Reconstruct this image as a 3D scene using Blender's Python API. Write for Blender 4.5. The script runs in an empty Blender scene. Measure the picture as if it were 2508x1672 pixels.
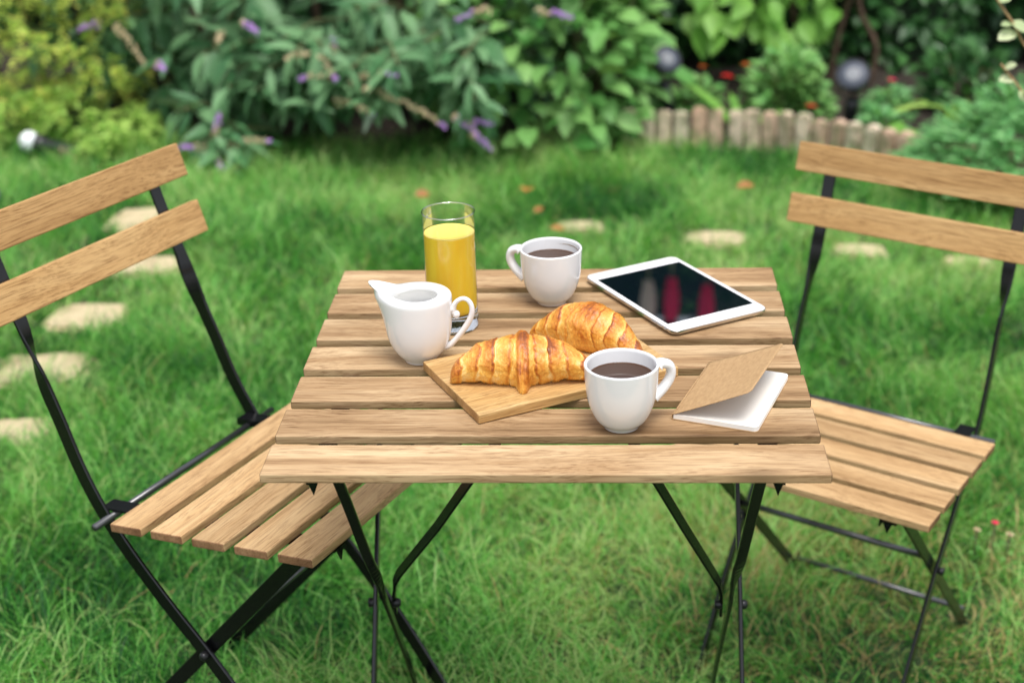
import bpy, bmesh, math, random
import numpy as np
from mathutils import Vector, Matrix, Euler
random.seed(7); rng = np.random.default_rng(7)
R = math.radians
SC = bpy.context.scene
COL = SC.collection

# ------------------------------------------------------------------ camera, sky, sun, exposure
CAM_POS = Vector((0.05374, -1.54193, 1.37414))
PITCH, YAW, ROLL = 0.4014, -0.0640, -0.0279
fw = Vector((math.sin(YAW)*math.cos(PITCH), math.cos(YAW)*math.cos(PITCH), -math.sin(PITCH)))
r0 = Vector((math.cos(YAW), -math.sin(YAW), 0)); u0 = r0.cross(fw)
rr = math.cos(ROLL)*r0 + math.sin(ROLL)*u0; uu = -math.sin(ROLL)*r0 + math.cos(ROLL)*u0
cd = bpy.data.cameras.new('camera'); cam = bpy.data.objects.new('camera', cd); COL.objects.link(cam)
cam.matrix_world = Matrix(((rr.x, uu.x, -fw.x, CAM_POS.x), (rr.y, uu.y, -fw.y, CAM_POS.y), (rr.z, uu.z, -fw.z, CAM_POS.z), (0, 0, 0, 1)))
cd.sensor_width = 36; cd.lens = 52.75; cd.clip_start = .05; cd.clip_end = 500
cd.dof.use_dof = True; cd.dof.focus_distance = 1.60; cd.dof.aperture_fstop = 4.2
SC.camera = cam
world = bpy.data.worlds.new('World'); SC.world = world; world.use_nodes = True
wn = world.node_tree; wn.nodes.clear()
sky = wn.nodes.new('ShaderNodeTexSky'); sky.sky_type = 'NISHITA'; sky.sun_disc = False
SUN_EL, SUN_AZ = 72, 160       # degrees; azimuth clockwise from +Y
sky.sun_elevation = R(SUN_EL); sky.sun_rotation = R(SUN_AZ); sky.air_density = 1.0; sky.dust_density = 3.0; sky.ozone_density = 1.0
hs = wn.nodes.new('ShaderNodeHueSaturation'); hs.inputs['Saturation'].default_value = .34
bgn = wn.nodes.new('ShaderNodeBackground'); bgn.inputs['Strength'].default_value = .15
wo = wn.nodes.new('ShaderNodeOutputWorld')
wn.links.new(sky.outputs[0], hs.inputs['Color']); wn.links.new(hs.outputs[0], bgn.inputs['Color']); wn.links.new(bgn.outputs[0], wo.inputs[0])
sd = bpy.data.lights.new('sun', 'SUN'); sd.energy = 1.5; sd.angle = R(28); sd.color = (1, .97, .93)
sun = bpy.data.objects.new('sun', sd); COL.objects.link(sun)
sun.rotation_euler = (R(90-SUN_EL), 0, R(180-SUN_AZ))
SC.view_settings.view_transform = 'Standard'; SC.view_settings.look = 'None'
SC.view_settings.exposure = 0.66; SC.view_settings.gamma = 1.0; SC.view_settings.use_curve_mapping = False
SC.render.engine = 'CYCLES'
SC.cycles.use_denoising = True
SC.cycles.max_bounces = 16; SC.cycles.transparent_max_bounces = 16; SC.cycles.transmission_bounces = 14; SC.cycles.glossy_bounces = 5; SC.cycles.diffuse_bounces = 6

# ------------------------------------------------------------------ helpers
def link(o, parent=None, kind=None, label=None, cat=None, group=None):
    COL.objects.link(o)
    if parent is not None: o.parent = parent
    if kind: o['kind'] = kind
    if label: o['label'] = label
    if cat: o['category'] = cat
    if group: o['group'] = group
    return o
def empty(name, label, cat, loc=(0, 0, 0), rot=(0, 0, 0), group=None):
    o = bpy.data.objects.new(name, None); o.empty_display_size = .05
    o.location = loc; o.rotation_euler = rot
    return link(o, None, None, label, cat, group)
def mesh_obj(name, verts, faces, mat, parent=None, smooth=True, **kw):
    me = bpy.data.meshes.new(name); me.from_pydata([tuple(v) for v in verts], [], faces); me.validate(); me.update()
    for m in (mat if isinstance(mat, (list, tuple)) else [mat]): me.materials.append(m)
    if smooth: me.polygons.foreach_set('use_smooth', [True]*len(me.polygons))
    return link(bpy.data.objects.new(name, me), parent, **kw)
def bm_obj(name, bm, mat, parent=None, smooth=False, **kw):
    me = bpy.data.meshes.new(name); bm.normal_update(); bm.to_mesh(me); bm.free()
    for m in (mat if isinstance(mat, (list, tuple)) else [mat]): me.materials.append(m)
    if smooth: me.polygons.foreach_set('use_smooth', [True]*len(me.polygons))
    return link(bpy.data.objects.new(name, me), parent, **kw)
def fast_mesh(name, V, loops, starts, totals, mat, rnd=None, smooth=True):
    me = bpy.data.meshes.new(name)
    me.vertices.add(len(V)); me.vertices.foreach_set('co', np.ascontiguousarray(V, dtype=np.float32).ravel())
    me.loops.add(len(loops)); me.loops.foreach_set('vertex_index', np.ascontiguousarray(loops, dtype=np.int32))
    me.polygons.add(len(starts)); me.polygons.foreach_set('loop_start', np.ascontiguousarray(starts, dtype=np.int32))
    me.polygons.foreach_set('use_smooth', np.full(len(starts), smooth))
    if rnd is not None:
        a = me.attributes.new('rnd', 'FLOAT', 'POINT'); a.data.foreach_set('value', np.ascontiguousarray(rnd, dtype=np.float32))
    me.update(calc_edges=True); me.materials.append(mat)
    return me
def rbox(bm, sx, sy, sz, c=(0, 0, 0), bev=.002, seg=2, mat=None):
    g = bmesh.ops.create_cube(bm, size=1)['verts']
    bmesh.ops.scale(bm, vec=(sx, sy, sz), verts=g); bmesh.ops.translate(bm, vec=c, verts=g)
    if bev > 0:
        es = list({e for v in g for e in v.link_edges})
        bmesh.ops.bevel(bm, geom=es, offset=bev, segments=seg, affect='EDGES', profile=.5)
def ribbon(path, wides, w, t):
    """flat bar swept along path; wides = direction of its wide side at each point"""
    n = len(path); P = [Vector(p) for p in path]; V = []; F = []
    for i in range(n):
        d = (P[min(i+1, n-1)]-P[max(i-1, 0)]).normalized()
        a = Vector(wides[i]); a = (a-d*a.dot(d)).normalized(); b = d.cross(a)
        h = w/2; k = t/2; c = min(k*.6, .0012)
        for (x, y) in ((-h+c, -k), (h-c, -k), (h, -k+c), (h, k-c), (h-c, k), (-h+c, k), (-h, k-c), (-h, -k+c)):
            V.append(P[i]+a*x+b*y)
    for i in range(n-1):
        for j in range(8): F.append((i*8+j, i*8+(j+1) % 8, (i+1)*8+(j+1) % 8, (i+1)*8+j))
    F.append(tuple(range(7, -1, -1))); F.append(tuple((n-1)*8+j for j in range(8)))
    return V, F
def tube(path, rad, n=12, squash=None):
    P = [Vector(p) for p in path]; m = len(P); V = []; F = []; a = None
    for i in range(m):
        d = (P[min(i+1, m-1)]-P[max(i-1, 0)]).normalized()
        if a is None: a = d.orthogonal().normalized() if squash is None else Vector(squash[0])
        a = (a-d*a.dot(d)).normalized(); b = d.cross(a)
        r = rad[i] if isinstance(rad, (list, tuple)) else rad
        for j in range(n):
            t = 2*math.pi*j/n; V.append(P[i]+(a*math.cos(t)*(squash[1] if squash else 1)+b*math.sin(t))*r)
    for i in range(m-1):
        for j in range(n): F.append((i*n+j, i*n+(j+1) % n, (i+1)*n+(j+1) % n, (i+1)*n+j))
    F.append(tuple(range(n-1, -1, -1))); F.append(tuple((m-1)*n+j for j in range(n)))
    return V, F
def smooth_path(pts, k=6):
    P = [Vector(p) for p in pts]; out = []
    for i in range(len(P)-1):
        a, b, c, d = P[max(i-1, 0)], P[i], P[i+1], P[min(i+2, len(P)-1)]
        for j in range(k):
            t = j/k; out.append(.5*((2*b)+(c-a)*t+(2*a-5*b+4*c-d)*t*t+(3*b-a-3*c+d)*t**3))
    out.append(P[-1]); return out
def lathe(prof, n=96):
    V = []; F = []; rings = []
    for (r, z) in prof:
        if r <= 1e-6: rings.append([len(V)]); V.append((0, 0, z))
        else:
            rings.append(list(range(len(V), len(V)+n)))
            for j in range(n): V.append((r*math.cos(2*math.pi*j/n), r*math.sin(2*math.pi*j/n), z))
    for a, b in zip(rings, rings[1:]):
        for j in range(n):
            k = (j+1) % n
            if len(a) == 1: F.append((a[0], b[k], b[j]))
            elif len(b) == 1: F.append((a[j], a[k], b[0]))
            else: F.append((a[j], a[k], b[k], b[j]))
    return V, F
def prof_smooth(pts, k=5):
    return [(max(p.x, 0), p.y) for p in smooth_path([(a, b, 0) for a, b in pts], k)]

# value noise for layout
def vnoise(x, y, s=1.0, seed=0):
    x = np.asarray(x)*s; y = np.asarray(y)*s
    xi = np.floor(x).astype(np.int64); yi = np.floor(y).astype(np.int64); xf = x-xi; yf = y-yi
    def h(a, b):
        n = (a*374761393+b*668265263+seed*1442695041) & 0x7fffffff
        n = ((n ^ (n >> 13))*1274126177) & 0x7fffffff
        return ((n ^ (n >> 16)) & 0xffff)/65535.0
    u = xf*xf*(3-2*xf); v = yf*yf*(3-2*yf)
    return (h(xi, yi)*(1-u)+h(xi+1, yi)*u)*(1-v)+(h(xi, yi+1)*(1-u)+h(xi+1, yi+1)*u)*v
def gz(x, y):
    q = np.tanh((.85*np.asarray(x)+.3*np.asarray(y))/.35)
    return np.where(q > 0, -.078, -.055)*q+.01

# ------------------------------------------------------------------ materials
def new_mat(name):
    m = bpy.data.materials.new(name); m.use_nodes = True; nt = m.node_tree
    return m, nt, nt.nodes['Principled BSDF']
def N(nt, t, **kw):
    n = nt.nodes.new(t)
    for k, v in kw.items():
        if k in n.inputs: n.inputs[k].default_value = v
        else: setattr(n, k, v)
    return n
def ramp(nt, stops):
    n = nt.nodes.new('ShaderNodeValToRGB'); e = n.color_ramp.elements
    while len(e) < len(stops): e.new(.5)
    for i, (p, c) in enumerate(stops): e[i].position = p; e[i].color = (*c, 1)
    return n
def plain(name, col, rough=.5, metal=0, coat=0, bump=None, **kw):
    m, nt, b = new_mat(name); b.inputs['Base Color'].default_value = (*col, 1); b.inputs['Roughness'].default_value = rough
    b.inputs['Metallic'].default_value = metal; b.inputs['Coat Weight'].default_value = coat
    for k, v in kw.items(): b.inputs[k.replace('_', ' ')].default_value = v
    if bump:
        tc = N(nt, 'ShaderNodeTexCoord'); no = N(nt, 'ShaderNodeTexNoise', Scale=bump[0], Detail=4.0)
        nt.links.new(tc.outputs['Object'], no.inputs['Vector'])
        bp = N(nt, 'ShaderNodeBump', Strength=bump[1], Distance=bump[2]); nt.links.new(no.outputs[0], bp.inputs['Height']); nt.links.new(bp.outputs[0], b.inputs['Normal'])
    return m
def mathn(nt, op, a, b=None):
    n = nt.nodes.new('ShaderNodeMath'); n.operation = op
    for i, v in enumerate((a, b)):
        if v is None: continue
        if isinstance(v, (int, float)): n.inputs[i].default_value = v
        else: nt.links.new(v, n.inputs[i])
    return n.outputs[0]
def mixc(nt, fac, a, b, mode='MIX'):
    n = nt.nodes.new('ShaderNodeMix'); n.data_type = 'RGBA'; n.blend_type = mode
    for s, v in ((0, fac), (6, a), (7, b)):
        if isinstance(v, (int, float)): n.inputs[s].default_value = v
        elif isinstance(v, tuple): n.inputs[s].default_value = (*v, 1)
        else: nt.links.new(v, n.inputs[s])
    return n.outputs[2]
def wood(name, dark, mid, light, vari=.25, spread=(.34, .60), rough=.55, knots=True, gscale=1.0):
    m, nt, b = new_mat(name); L = nt.links.new
    tc = N(nt, 'ShaderNodeTexCoord'); oi = N(nt, 'ShaderNodeObjectInfo')
    off = N(nt, 'ShaderNodeCombineXYZ'); L(mathn(nt, 'MULTIPLY', oi.outputs['Random'], 37.0), off.inputs[0]); L(mathn(nt, 'MULTIPLY', oi.outputs['Random'], 91.0), off.inputs[1])
    add = N(nt, 'ShaderNodeVectorMath', operation='ADD'); L(tc.outputs['Object'], add.inputs[0]); L(off.outputs[0], add.inputs[1])
    # knots pull the grain
    vo = N(nt, 'ShaderNodeTexNoise', Scale=5.0*gscale, Detail=2.0, Roughness=.45)
    mp0 = N(nt, 'ShaderNodeMapping'); mp0.inputs['Scale'].default_value = (.55, 1.6, 1.6); L(add.outputs[0], mp0.inputs[0]); L(mp0.outputs[0], vo.inputs['Vector'])
    warp = mathn(nt, 'MULTIPLY', mathn(nt, 'SUBTRACT', vo.outputs[0], .5), .055)
    wv = N(nt, 'ShaderNodeCombineXYZ'); L(warp, wv.inputs[1]); L(warp, wv.inputs[2])
    ad2 = N(nt, 'ShaderNodeVectorMath', operation='ADD'); L(add.outputs[0], ad2.inputs[0]); L(wv.outputs[0], ad2.inputs[1])
    def streak(sc, det, rgh=.6):
        mp = N(nt, 'ShaderNodeMapping'); mp.inputs['Scale'].default_value = sc; L(ad2.outputs[0], mp.inputs[0])
        n = N(nt, 'ShaderNodeTexNoise', Scale=1.0, Detail=det, Roughness=rgh); L(mp.outputs[0], n.inputs['Vector']); return n.outputs[0]
    bands = streak((2.2*gscale, 42*gscale, 42*gscale), 3.0)
    fine = streak((9*gscale, 420*gscale, 420*gscale), 3.0, .7)
    pores = streak((26*gscale, 900*gscale, 900*gscale), 2.0, .5)
    broad = streak((2.0, 13, 13), 3.0)
    v = mathn(nt, 'ADD', mathn(nt, 'MULTIPLY', bands, .45), mathn(nt, 'MULTIPLY', broad, .55))
    rp = ramp(nt, [(spread[0], dark), (.47, mid), (spread[1], light)]); L(v, rp.inputs[0])
    rf = ramp(nt, [(.34, (.55, .48, .42)), (.52, (1, 1, 1))]); L(fine, rf.inputs[0])
    c = mixc(nt, .8, rp.outputs[0], rf.outputs[0], 'MULTIPLY')
    rq = ramp(nt, [(.34, (.45, .36, .30)), (.44, (1, 1, 1))]); L(pores, rq.inputs[0])
    c = mixc(nt, .7, c, rq.outputs[0], 'MULTIPLY')
    if knots:
        kv = N(nt, 'ShaderNodeTexVoronoi', Scale=1.0); mk = N(nt, 'ShaderNodeMapping'); mk.inputs['Scale'].default_value = (4.5, 12, 12); L(add.outputs[0], mk.inputs[0]); L(mk.outputs[0], kv.inputs['Vector'])
        kr = ramp(nt, [(.0, (1, 1, 1)), (.05, (.75, .75, .75)), (.16, (0, 0, 0))]); L(kv.outputs['Distance'], kr.inputs[0])
        gate = mathn(nt, 'GREATER_THAN', N(nt, 'ShaderNodeSeparateColor').outputs[0], .80)
        sepc = gate.node.inputs[0].links[0].from_node; L(kv.outputs['Color'], sepc.inputs[0])
        kf = mathn(nt, 'MULTIPLY', mathn(nt, 'MULTIPLY', kr.outputs[0], gate), .62)
        c = mixc(nt, kf, c, tuple(x*.45 for x in dark))
    hsv = N(nt, 'ShaderNodeHueSaturation'); L(c, hsv.inputs['Color'])
    L(mathn(nt, 'ADD', 1-vari/2, mathn(nt, 'MULTIPLY', oi.outputs['Random'], vari)), hsv.inputs['Value'])
    L(hsv.outputs[0], b.inputs['Base Color']); b.inputs['Roughness'].default_value = rough
    b.inputs['Specular IOR Level'].default_value = .22
    bp = N(nt, 'ShaderNodeBump', Strength=.35, Distance=.0006); L(mathn(nt, 'ADD', mathn(nt, 'MULTIPLY', fine, .6), mathn(nt, 'MULTIPLY', pores, .6)), bp.inputs['Height']); L(bp.outputs[0], b.inputs['Normal'])
    return m
def leafmat(name, c1, c2, under=None, trans=.22, rough=.45, veins=True, spec=.35):
    m, nt, b = new_mat(name); L = nt.links.new
    oi = N(nt, 'ShaderNodeObjectInfo'); at = N(nt, 'ShaderNodeAttribute', attribute_name='rnd')
    rn = mathn(nt, 'FRACT', mathn(nt, 'ADD', oi.outputs['Random'], at.outputs['Fac']))
    rp = ramp(nt, [(0, c1), (1, c2)]); L(rn, rp.inputs[0])
    tc = N(nt, 'ShaderNodeTexCoord'); no = N(nt, 'ShaderNodeTexNoise', Scale=60.0, Detail=3.0); L(tc.outputs['Object'], no.inputs['Vector'])
    c = mixc(nt, .5, rp.outputs[0], mixc(nt, no.outputs[0], (.55, .55, .5), (1.35, 1.35, 1.3)), 'MULTIPLY')
    if under:
        ge = N(nt, 'ShaderNodeNewGeometry'); c = mixc(nt, ge.outputs['Backfacing'], c, under)
    L(c, b.inputs['Base Color']); b.inputs['Roughness'].default_value = rough; b.inputs['Specular IOR Level'].default_value = spec
    tr = N(nt, 'ShaderNodeBsdfTranslucent'); L(mixc(nt, 1.0, c, (1.3, 1.5, .7), 'MULTIPLY'), tr.inputs[0])
    mx = N(nt, 'ShaderNodeMixShader'); mx.inputs[0].default_value = trans
    out = nt.nodes['Material Output']; L(b.outputs[0], mx.inputs[1]); L(tr.outputs[0], mx.inputs[2]); L(mx.outputs[0], out.inputs[0])
    return m

M_TABLE = wood('acacia_table', (.175, .098, .042), (.41, .262, .135), (.62, .450, .265), vari=.18, spread=(.31, .63))
M_TEND = wood('acacia_end_grain', (.10, .055, .03), (.16, .09, .05), (.24, .15, .085), vari=.1, knots=False)
M_CHAIR = wood('acacia_chair', (.30, .17, .072), (.52, .335, .165), (.64, .455, .25), vari=.34, spread=(.22, .72))
M_CEND = wood('chair_end_grain', (.16, .08, .04), (.25, .13, .065), (.36, .21, .11), vari=.1, knots=False)
M_BACK = wood('acacia_backrest', (.34, .18, .065), (.53, .315, .13), (.64, .42, .195), vari=.12, knots=False, spread=(.25, .70))
M_BAMBOO = wood('bamboo', (.42, .23, .08), (.55, .345, .14), (.68, .475, .23), vari=.05, knots=False, rough=.4, gscale=1.2)
M_BEND = wood('bamboo_end_grain', (.28, .14, .05), (.42, .24, .09), (.55, .34, .15), vari=.1, knots=False, gscale=2)
M_STEEL = plain('black_powder_coat', (.0035, .0035, .004), rough=.24, bump=(1500, .04, .0001), Specular_IOR_Level=.5)
M_ROD = plain('dark_steel_rod', (.03, .03, .033), rough=.28, Specular_IOR_Level=.8, coat=1.0, Coat_Roughness=.2)
M_BOLT = plain('bolt_steel', (.03, .03, .032), rough=.3, metal=.6)
M_PORC = plain('white_porcelain', (.82, .82, .825), rough=.10, coat=.5, Coat_Roughness=.05)
M_MILK = plain('milk', (.83, .82, .77), rough=.2)
M_STAIN = plain('coffee_stain', (.30, .18, .08), rough=.25)
def coffee():
    m, nt, b = new_mat('coffee'); b.inputs['Base Color'].default_value = (.050, .019, .006, 1); b.inputs['Roughness'].default_value = .03
    b.inputs['Specular IOR Level'].default_value = .38; return m
M_COFFEE = coffee()
def glass():
    m, nt, b = new_mat('clear_glass'); b.inputs['Base Color'].default_value = (1, 1, 1, 1); b.inputs['Roughness'].default_value = 0
    b.inputs['Transmission Weight'].default_value = 1; b.inputs['IOR'].default_value = 1.47; return m
M_GLASS = glass()
def juice():
    m, nt, b = new_mat('orange_juice'); b.inputs['Base Color'].default_value = (.86, .44, .012, 1); b.inputs['Roughness'].default_value = .25
    b.inputs['Subsurface Weight'].default_value = .0; b.inputs['Subsurface Radius'].default_value = (.02, .009, .002); b.inputs['Subsurface Scale'].default_value = .5
    tc = N(nt, 'ShaderNodeTexCoord'); sp = N(nt, 'ShaderNodeSeparateXYZ'); nt.links.new(tc.outputs['Object'], sp.inputs[0])
    no = N(nt, 'ShaderNodeTexNoise', Scale=1.0, Detail=3.0); mp = N(nt, 'ShaderNodeMapping'); mp.inputs['Scale'].default_value = (70, 70, 12)
    nt.links.new(tc.outputs['Object'], mp.inputs[0]); nt.links.new(mp.outputs[0], no.inputs['Vector'])
    rp = ramp(nt, [(.3, (.98, .60, .03)), (.7, (.98, .72, .06))]); nt.links.new(no.outputs[0], rp.inputs[0]); nt.links.new(rp.outputs[0], b.inputs['Base Color'])
    return m
M_JUICE = juice()
def thin_glass(name, rough, base):
    m, nt, b = new_mat(name); nt.nodes.remove(b); L = nt.links.new
    fr = N(nt, 'ShaderNodeFresnel', IOR=1.45); gl = N(nt, 'ShaderNodeBsdfGlossy', Roughness=rough); tp = N(nt, 'ShaderNodeBsdfTransparent')
    tp.inputs[0].default_value = (.975, .985, .975, 1); mx = N(nt, 'ShaderNodeMixShader')
    f = mathn(nt, 'MINIMUM', mathn(nt, 'ADD', mathn(nt, 'MULTIPLY', fr.outputs[0], .9), base), .55); L(f, mx.inputs[0]); L(tp.outputs[0], mx.inputs[1]); L(gl.outputs[0], mx.inputs[2])
    L(mx.outputs[0], nt.nodes['Material Output'].inputs[0]); return m
M_THIN = thin_glass('thin_clear_glass', .01, 0.0); M_RIM = thin_glass('glass_rim', .08, .22)
M_JTOP = plain('juice_surface', (.93, .74, .16), rough=.2)
M_ALU = plain('satin_aluminium', (.62, .60, .58), rough=.28, metal=1.0)
M_BEZEL = plain('white_bezel', (.86, .86, .86), rough=.12, coat=.6)
M_SCREEN = plain('dark_screen', (.003, .007, .011), rough=.012, IOR=1.75, coat=1.0, Coat_Roughness=.01, Coat_IOR=1.7)
def kraft():
    m, nt, b = new_mat('kraft_card'); L = nt.links.new; tc = N(nt, 'ShaderNodeTexCoord'); no = N(nt, 'ShaderNodeTexNoise', Scale=1.0, Detail=8.0, Roughness=.7)
    mp = N(nt, 'ShaderNodeMapping'); mp.inputs['Scale'].default_value = (260, 110, 260); L(tc.outputs['Object'], mp.inputs[0]); L(mp.outputs[0], no.inputs['Vector'])
    rp = ramp(nt, [(.3, (.38, .235, .115)), (.65, (.50, .33, .17)), (.8, (.60, .43, .25))]); L(no.outputs[0], rp.inputs[0]); L(rp.outputs[0], b.inputs['Base Color']); b.inputs['Roughness'].default_value = .8
    b.inputs['Specular IOR Level'].default_value = .2
    return m
M_KRAFT = kraft()
M_PAPER = plain('cream_paper', (.84, .815, .76), rough=.9, Specular_IOR_Level=.1)
def crust():
    m, nt, b = new_mat('croissant_crust'); L = nt.links.new
    at = N(nt, 'ShaderNodeAttribute', attribute_name='rnd'); tc = N(nt, 'ShaderNodeTexCoord')
    n1 = N(nt, 'ShaderNodeTexNoise', Scale=150.0, Detail=6.0, Roughness=.65, Distortion=1.2); L(tc.outputs['Object'], n1.inputs['Vector'])
    n2 = N(nt, 'ShaderNodeTexNoise', Scale=24.0, Detail=3.0); L(tc.outputs['Object'], n2.inputs['Vector'])
    # fine flaky lines running round the roll
    mp = N(nt, 'ShaderNodeMapping'); mp.inputs['Scale'].default_value = (330, 120, 120); L(tc.outputs['Object'], mp.inputs[0])
    n3 = N(nt, 'ShaderNodeTexNoise', Scale=1.0, Detail=3.0, Distortion=.6); L(mp.outputs[0], n3.inputs['Vector'])
    v = mathn(nt, 'ADD', at.outputs['Fac'], mathn(nt, 'MULTIPLY', mathn(nt, 'SUBTRACT', n1.outputs[0], .5), .55))
    v = mathn(nt, 'ADD', v, mathn(nt, 'MULTIPLY', mathn(nt, 'SUBTRACT', n2.outputs[0], .5), .55))
    v = mathn(nt, 'ADD', v, mathn(nt, 'MULTIPLY', mathn(nt, 'SUBTRACT', n3.outputs[0], .5), .35))
    rp = ramp(nt, [(.0, (.90, .64, .26)), (.25, (.85, .47, .09)), (.52, (.70, .30, .040)), (.78, (.50, .14, .010)), (1.0, (.24, .06, .008))]); L(v, rp.inputs[0])
    L(rp.outputs[0], b.inputs['Base Color']); b.inputs['Roughness'].default_value = .36; b.inputs['Coat Weight'].default_value = .25; b.inputs['Coat Roughness'].default_value = .25
    h = mathn(nt, 'ADD', mathn(nt, 'MULTIPLY', n1.outputs[0], 1.0), mathn(nt, 'MULTIPLY', n3.outputs[0], .5))
    bp = N(nt, 'ShaderNodeBump', Strength=.75, Distance=.0018); L(h, bp.inputs['Height']); L(bp.outputs[0], b.inputs['Normal'])
    return m
M_CRUST = crust()
def soil(name, c1, c2, sc=30):
    m, nt, b = new_mat(name); L = nt.links.new; tc = N(nt, 'ShaderNodeTexCoord'); no = N(nt, 'ShaderNodeTexNoise', Scale=float(sc), Detail=8.0, Roughness=.7); L(tc.outputs['Object'], no.inputs['Vector'])
    rp = ramp(nt, [(.35, c1), (.65, c2)]); L(no.outputs[0], rp.inputs[0]); L(rp.outputs[0], b.inputs['Base Color']); b.inputs['Roughness'].default_value = .95
    bp = N(nt, 'ShaderNodeBump', Strength=.8, Distance=.02); L(no.outputs[0], bp.inputs['Height']); L(bp.outputs[0], b.inputs['Normal'])
    return m
M_GROUND = soil('lawn_soil', (.018, .035, .010), (.05, .095, .022), 25)
M_SOIL = soil('bed_soil', (.018, .012, .008), (.05, .035, .024), 40)
M_STONE = soil('sandstone', (.46, .37, .21), (.72, .60, .38), 14)
def edgemat():
    m, nt, b = new_mat('edging_clay'); L = nt.links.new; tc = N(nt, 'ShaderNodeTexCoord'); oi = N(nt, 'ShaderNodeObjectInfo')
    no = N(nt, 'ShaderNodeTexNoise', Scale=28.0, Detail=5.0); ad = N(nt, 'ShaderNodeVectorMath', operation='ADD'); L(tc.outputs['Object'], ad.inputs[0])
    cb = N(nt, 'ShaderNodeCombineXYZ'); L(mathn(nt, 'MULTIPLY', oi.outputs['Random'], 40.), cb.inputs[0]); L(cb.outputs[0], ad.inputs[1]); L(ad.outputs[0], no.inputs['Vector'])
    rp = ramp(nt, [(0, (.56, .35, .25)), (.5, (.66, .51, .38)), (1, (.70, .60, .46))]); L(oi.outputs['Random'], rp.inputs[0])
    rm = ramp(nt, [(.42, (.0, .0, .0)), (.62, (1, 1, 1))]); L(no.outputs[0], rm.inputs[0])
    c = mixc(nt, mathn(nt, 'MULTIPLY', rm.outputs[0], .65), rp.outputs[0], (.13, .15, .06)); L(c, b.inputs['Base Color']); b.inputs['Roughness'].default_value = .9
    return m
M_EDGE = edgemat()
def grassmat():
    m, nt, b = new_mat('grass_blades'); L = nt.links.new
    at = N(nt, 'ShaderNodeAttribute', attribute_name='rnd')
    rp = ramp(nt, [(0, (.009, .075, .015)), (.28, (.045, .225, .032)), (.56, (.140, .430, .065)), (.83, (.31, .62, .17)), (.945, (.42, .62, .22)), (.965, (.42, .36, .14)), (1.0, (.55, .38, .18))]); L(at.outputs['Fac'], rp.inputs[0])
    L(rp.outputs[0], b.inputs['Base Color']); b.inputs['Roughness'].default_value = .42; b.inputs['Specular IOR Level'].default_value = .25
    tr = N(nt, 'ShaderNodeBsdfTranslucent'); L(mixc(nt, 1.0, rp.outputs[0], (1.2, 1.4, .7), 'MULTIPLY'), tr.inputs[0])
    mx = N(nt, 'ShaderNodeMixShader'); mx.inputs[0].default_value = .38; out = nt.nodes['Material Output']
    L(b.outputs[0], mx.inputs[1]); L(tr.outputs[0], mx.inputs[2]); L(mx.outputs[0], out.inputs[0]); return m
M_GRASS = grassmat()

# ------------------------------------------------------------------ ground
def ground():
    xs = np.concatenate([[-60, -30, -15, -8, -5], np.linspace(-3.5, 3.5, 71), [5, 8, 15, 30, 60]])
    ys = np.concatenate([[-60, -30, -12, -6, -3.5], np.linspace(-2.5, 4.5, 71), [6, 8, 15, 30, 60]])
    X, Y = np.meshgrid(xs, ys); Z = gz(X, Y)
    V = np.stack([X, Y, Z], -1).reshape(-1, 3); n = len(xs)
    F = [(j*n+i, j*n+i+1, (j+1)*n+i+1, (j+1)*n+i) for j in range(len(ys)-1) for i in range(n-1)]
    return mesh_obj('ground', V, F, M_GROUND, kind='structure')
ground()
# flower bed soil: behind this front line
BED = [(-5.0, 3.3), (-3.0, 3.35), (-2.0, 3.35), (-1.2, 3.45), (-.3, 3.62), (.246, 3.60), (.388, 3.593), (.536, 3.569), (.680, 3.533), (.748, 3.489), (.843, 3.439), (.944, 3.351), (1.115, 3.216), (1.35, 3.02), (1.6, 2.75), (2.0, 2.4), (3.0, 2.2), (5.0, 2.2)]
def bed_y(x): return np.interp(x, [b[0] for b in BED], [b[1] for b in BED])
def soil_bed():
    xs = np.linspace(-5, 5, 101); ts = np.linspace(0, 1, 22); V = []
    for x in xs:
        y0 = float(bed_y(x)); y1 = 7.5
        for t in ts:
            y = y0+(y1-y0)*t; V.append((x, y, float(gz(x, y))+.006+(.035*min(1, t*12)) + .02*float(vnoise(x, y, 7, 3))*min(1, t*8)))
    m = len(ts); F = [(i*m+j, (i+1)*m+j, (i+1)*m+j+1, i*m+j+1) for i in range(len(xs)-1) for j in range(m-1)]
    return mesh_obj('flower_bed_soil', V, F, M_SOIL, kind='structure')
soil_bed()

# ------------------------------------------------------------------ stepping stones
STONES = []
def slab(x, y, sx, sy, rot, label, seed):
    sx *= .90; sy *= .86; y += .09 if x > -.5 else .045
    rnd = random.Random(seed); n = 14; pts = []
    for k in range(n):
        a = 2*math.pi*k/n; c, s = math.cos(a), math.sin(a); q = (abs(c)**5+abs(s)**5)**(-1/5)
        pts.append((sx/2*c*q*(1+rnd.uniform(-.13, .08)), sy/2*s*q*(1+rnd.uniform(-.13, .08))))
    bm = bmesh.new(); vs = [bm.verts.new((px, py, 0)) for px, py in pts]; f = bm.faces.new(vs)
    e = bmesh.ops.extrude_face_region(bm, geom=[f]); top = [v for v in e['geom'] if isinstance(v, bmesh.types.BMVert)]
    bmesh.ops.translate(bm, vec=(0, 0, .07), verts=top)
    bmesh.ops.recalc_face_normals(bm, faces=bm.faces)
    te = [ed for ed in bm.edges if all(v in top for v in ed.verts)]
    bmesh.ops.bevel(bm, geom=te, offset=.008, segments=2, affect='EDGES')
    o = bm_obj('stepping_stone', bm, M_STONE, smooth=False, label=label, cat='stone', group='flat stepping stones sunk in the lawn')
    o.location = (x, y, float(gz(x, y))-.056); o.rotation_euler = (0, 0, rot); STONES.append((x, y, sx, sy, rot)); return o
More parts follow.
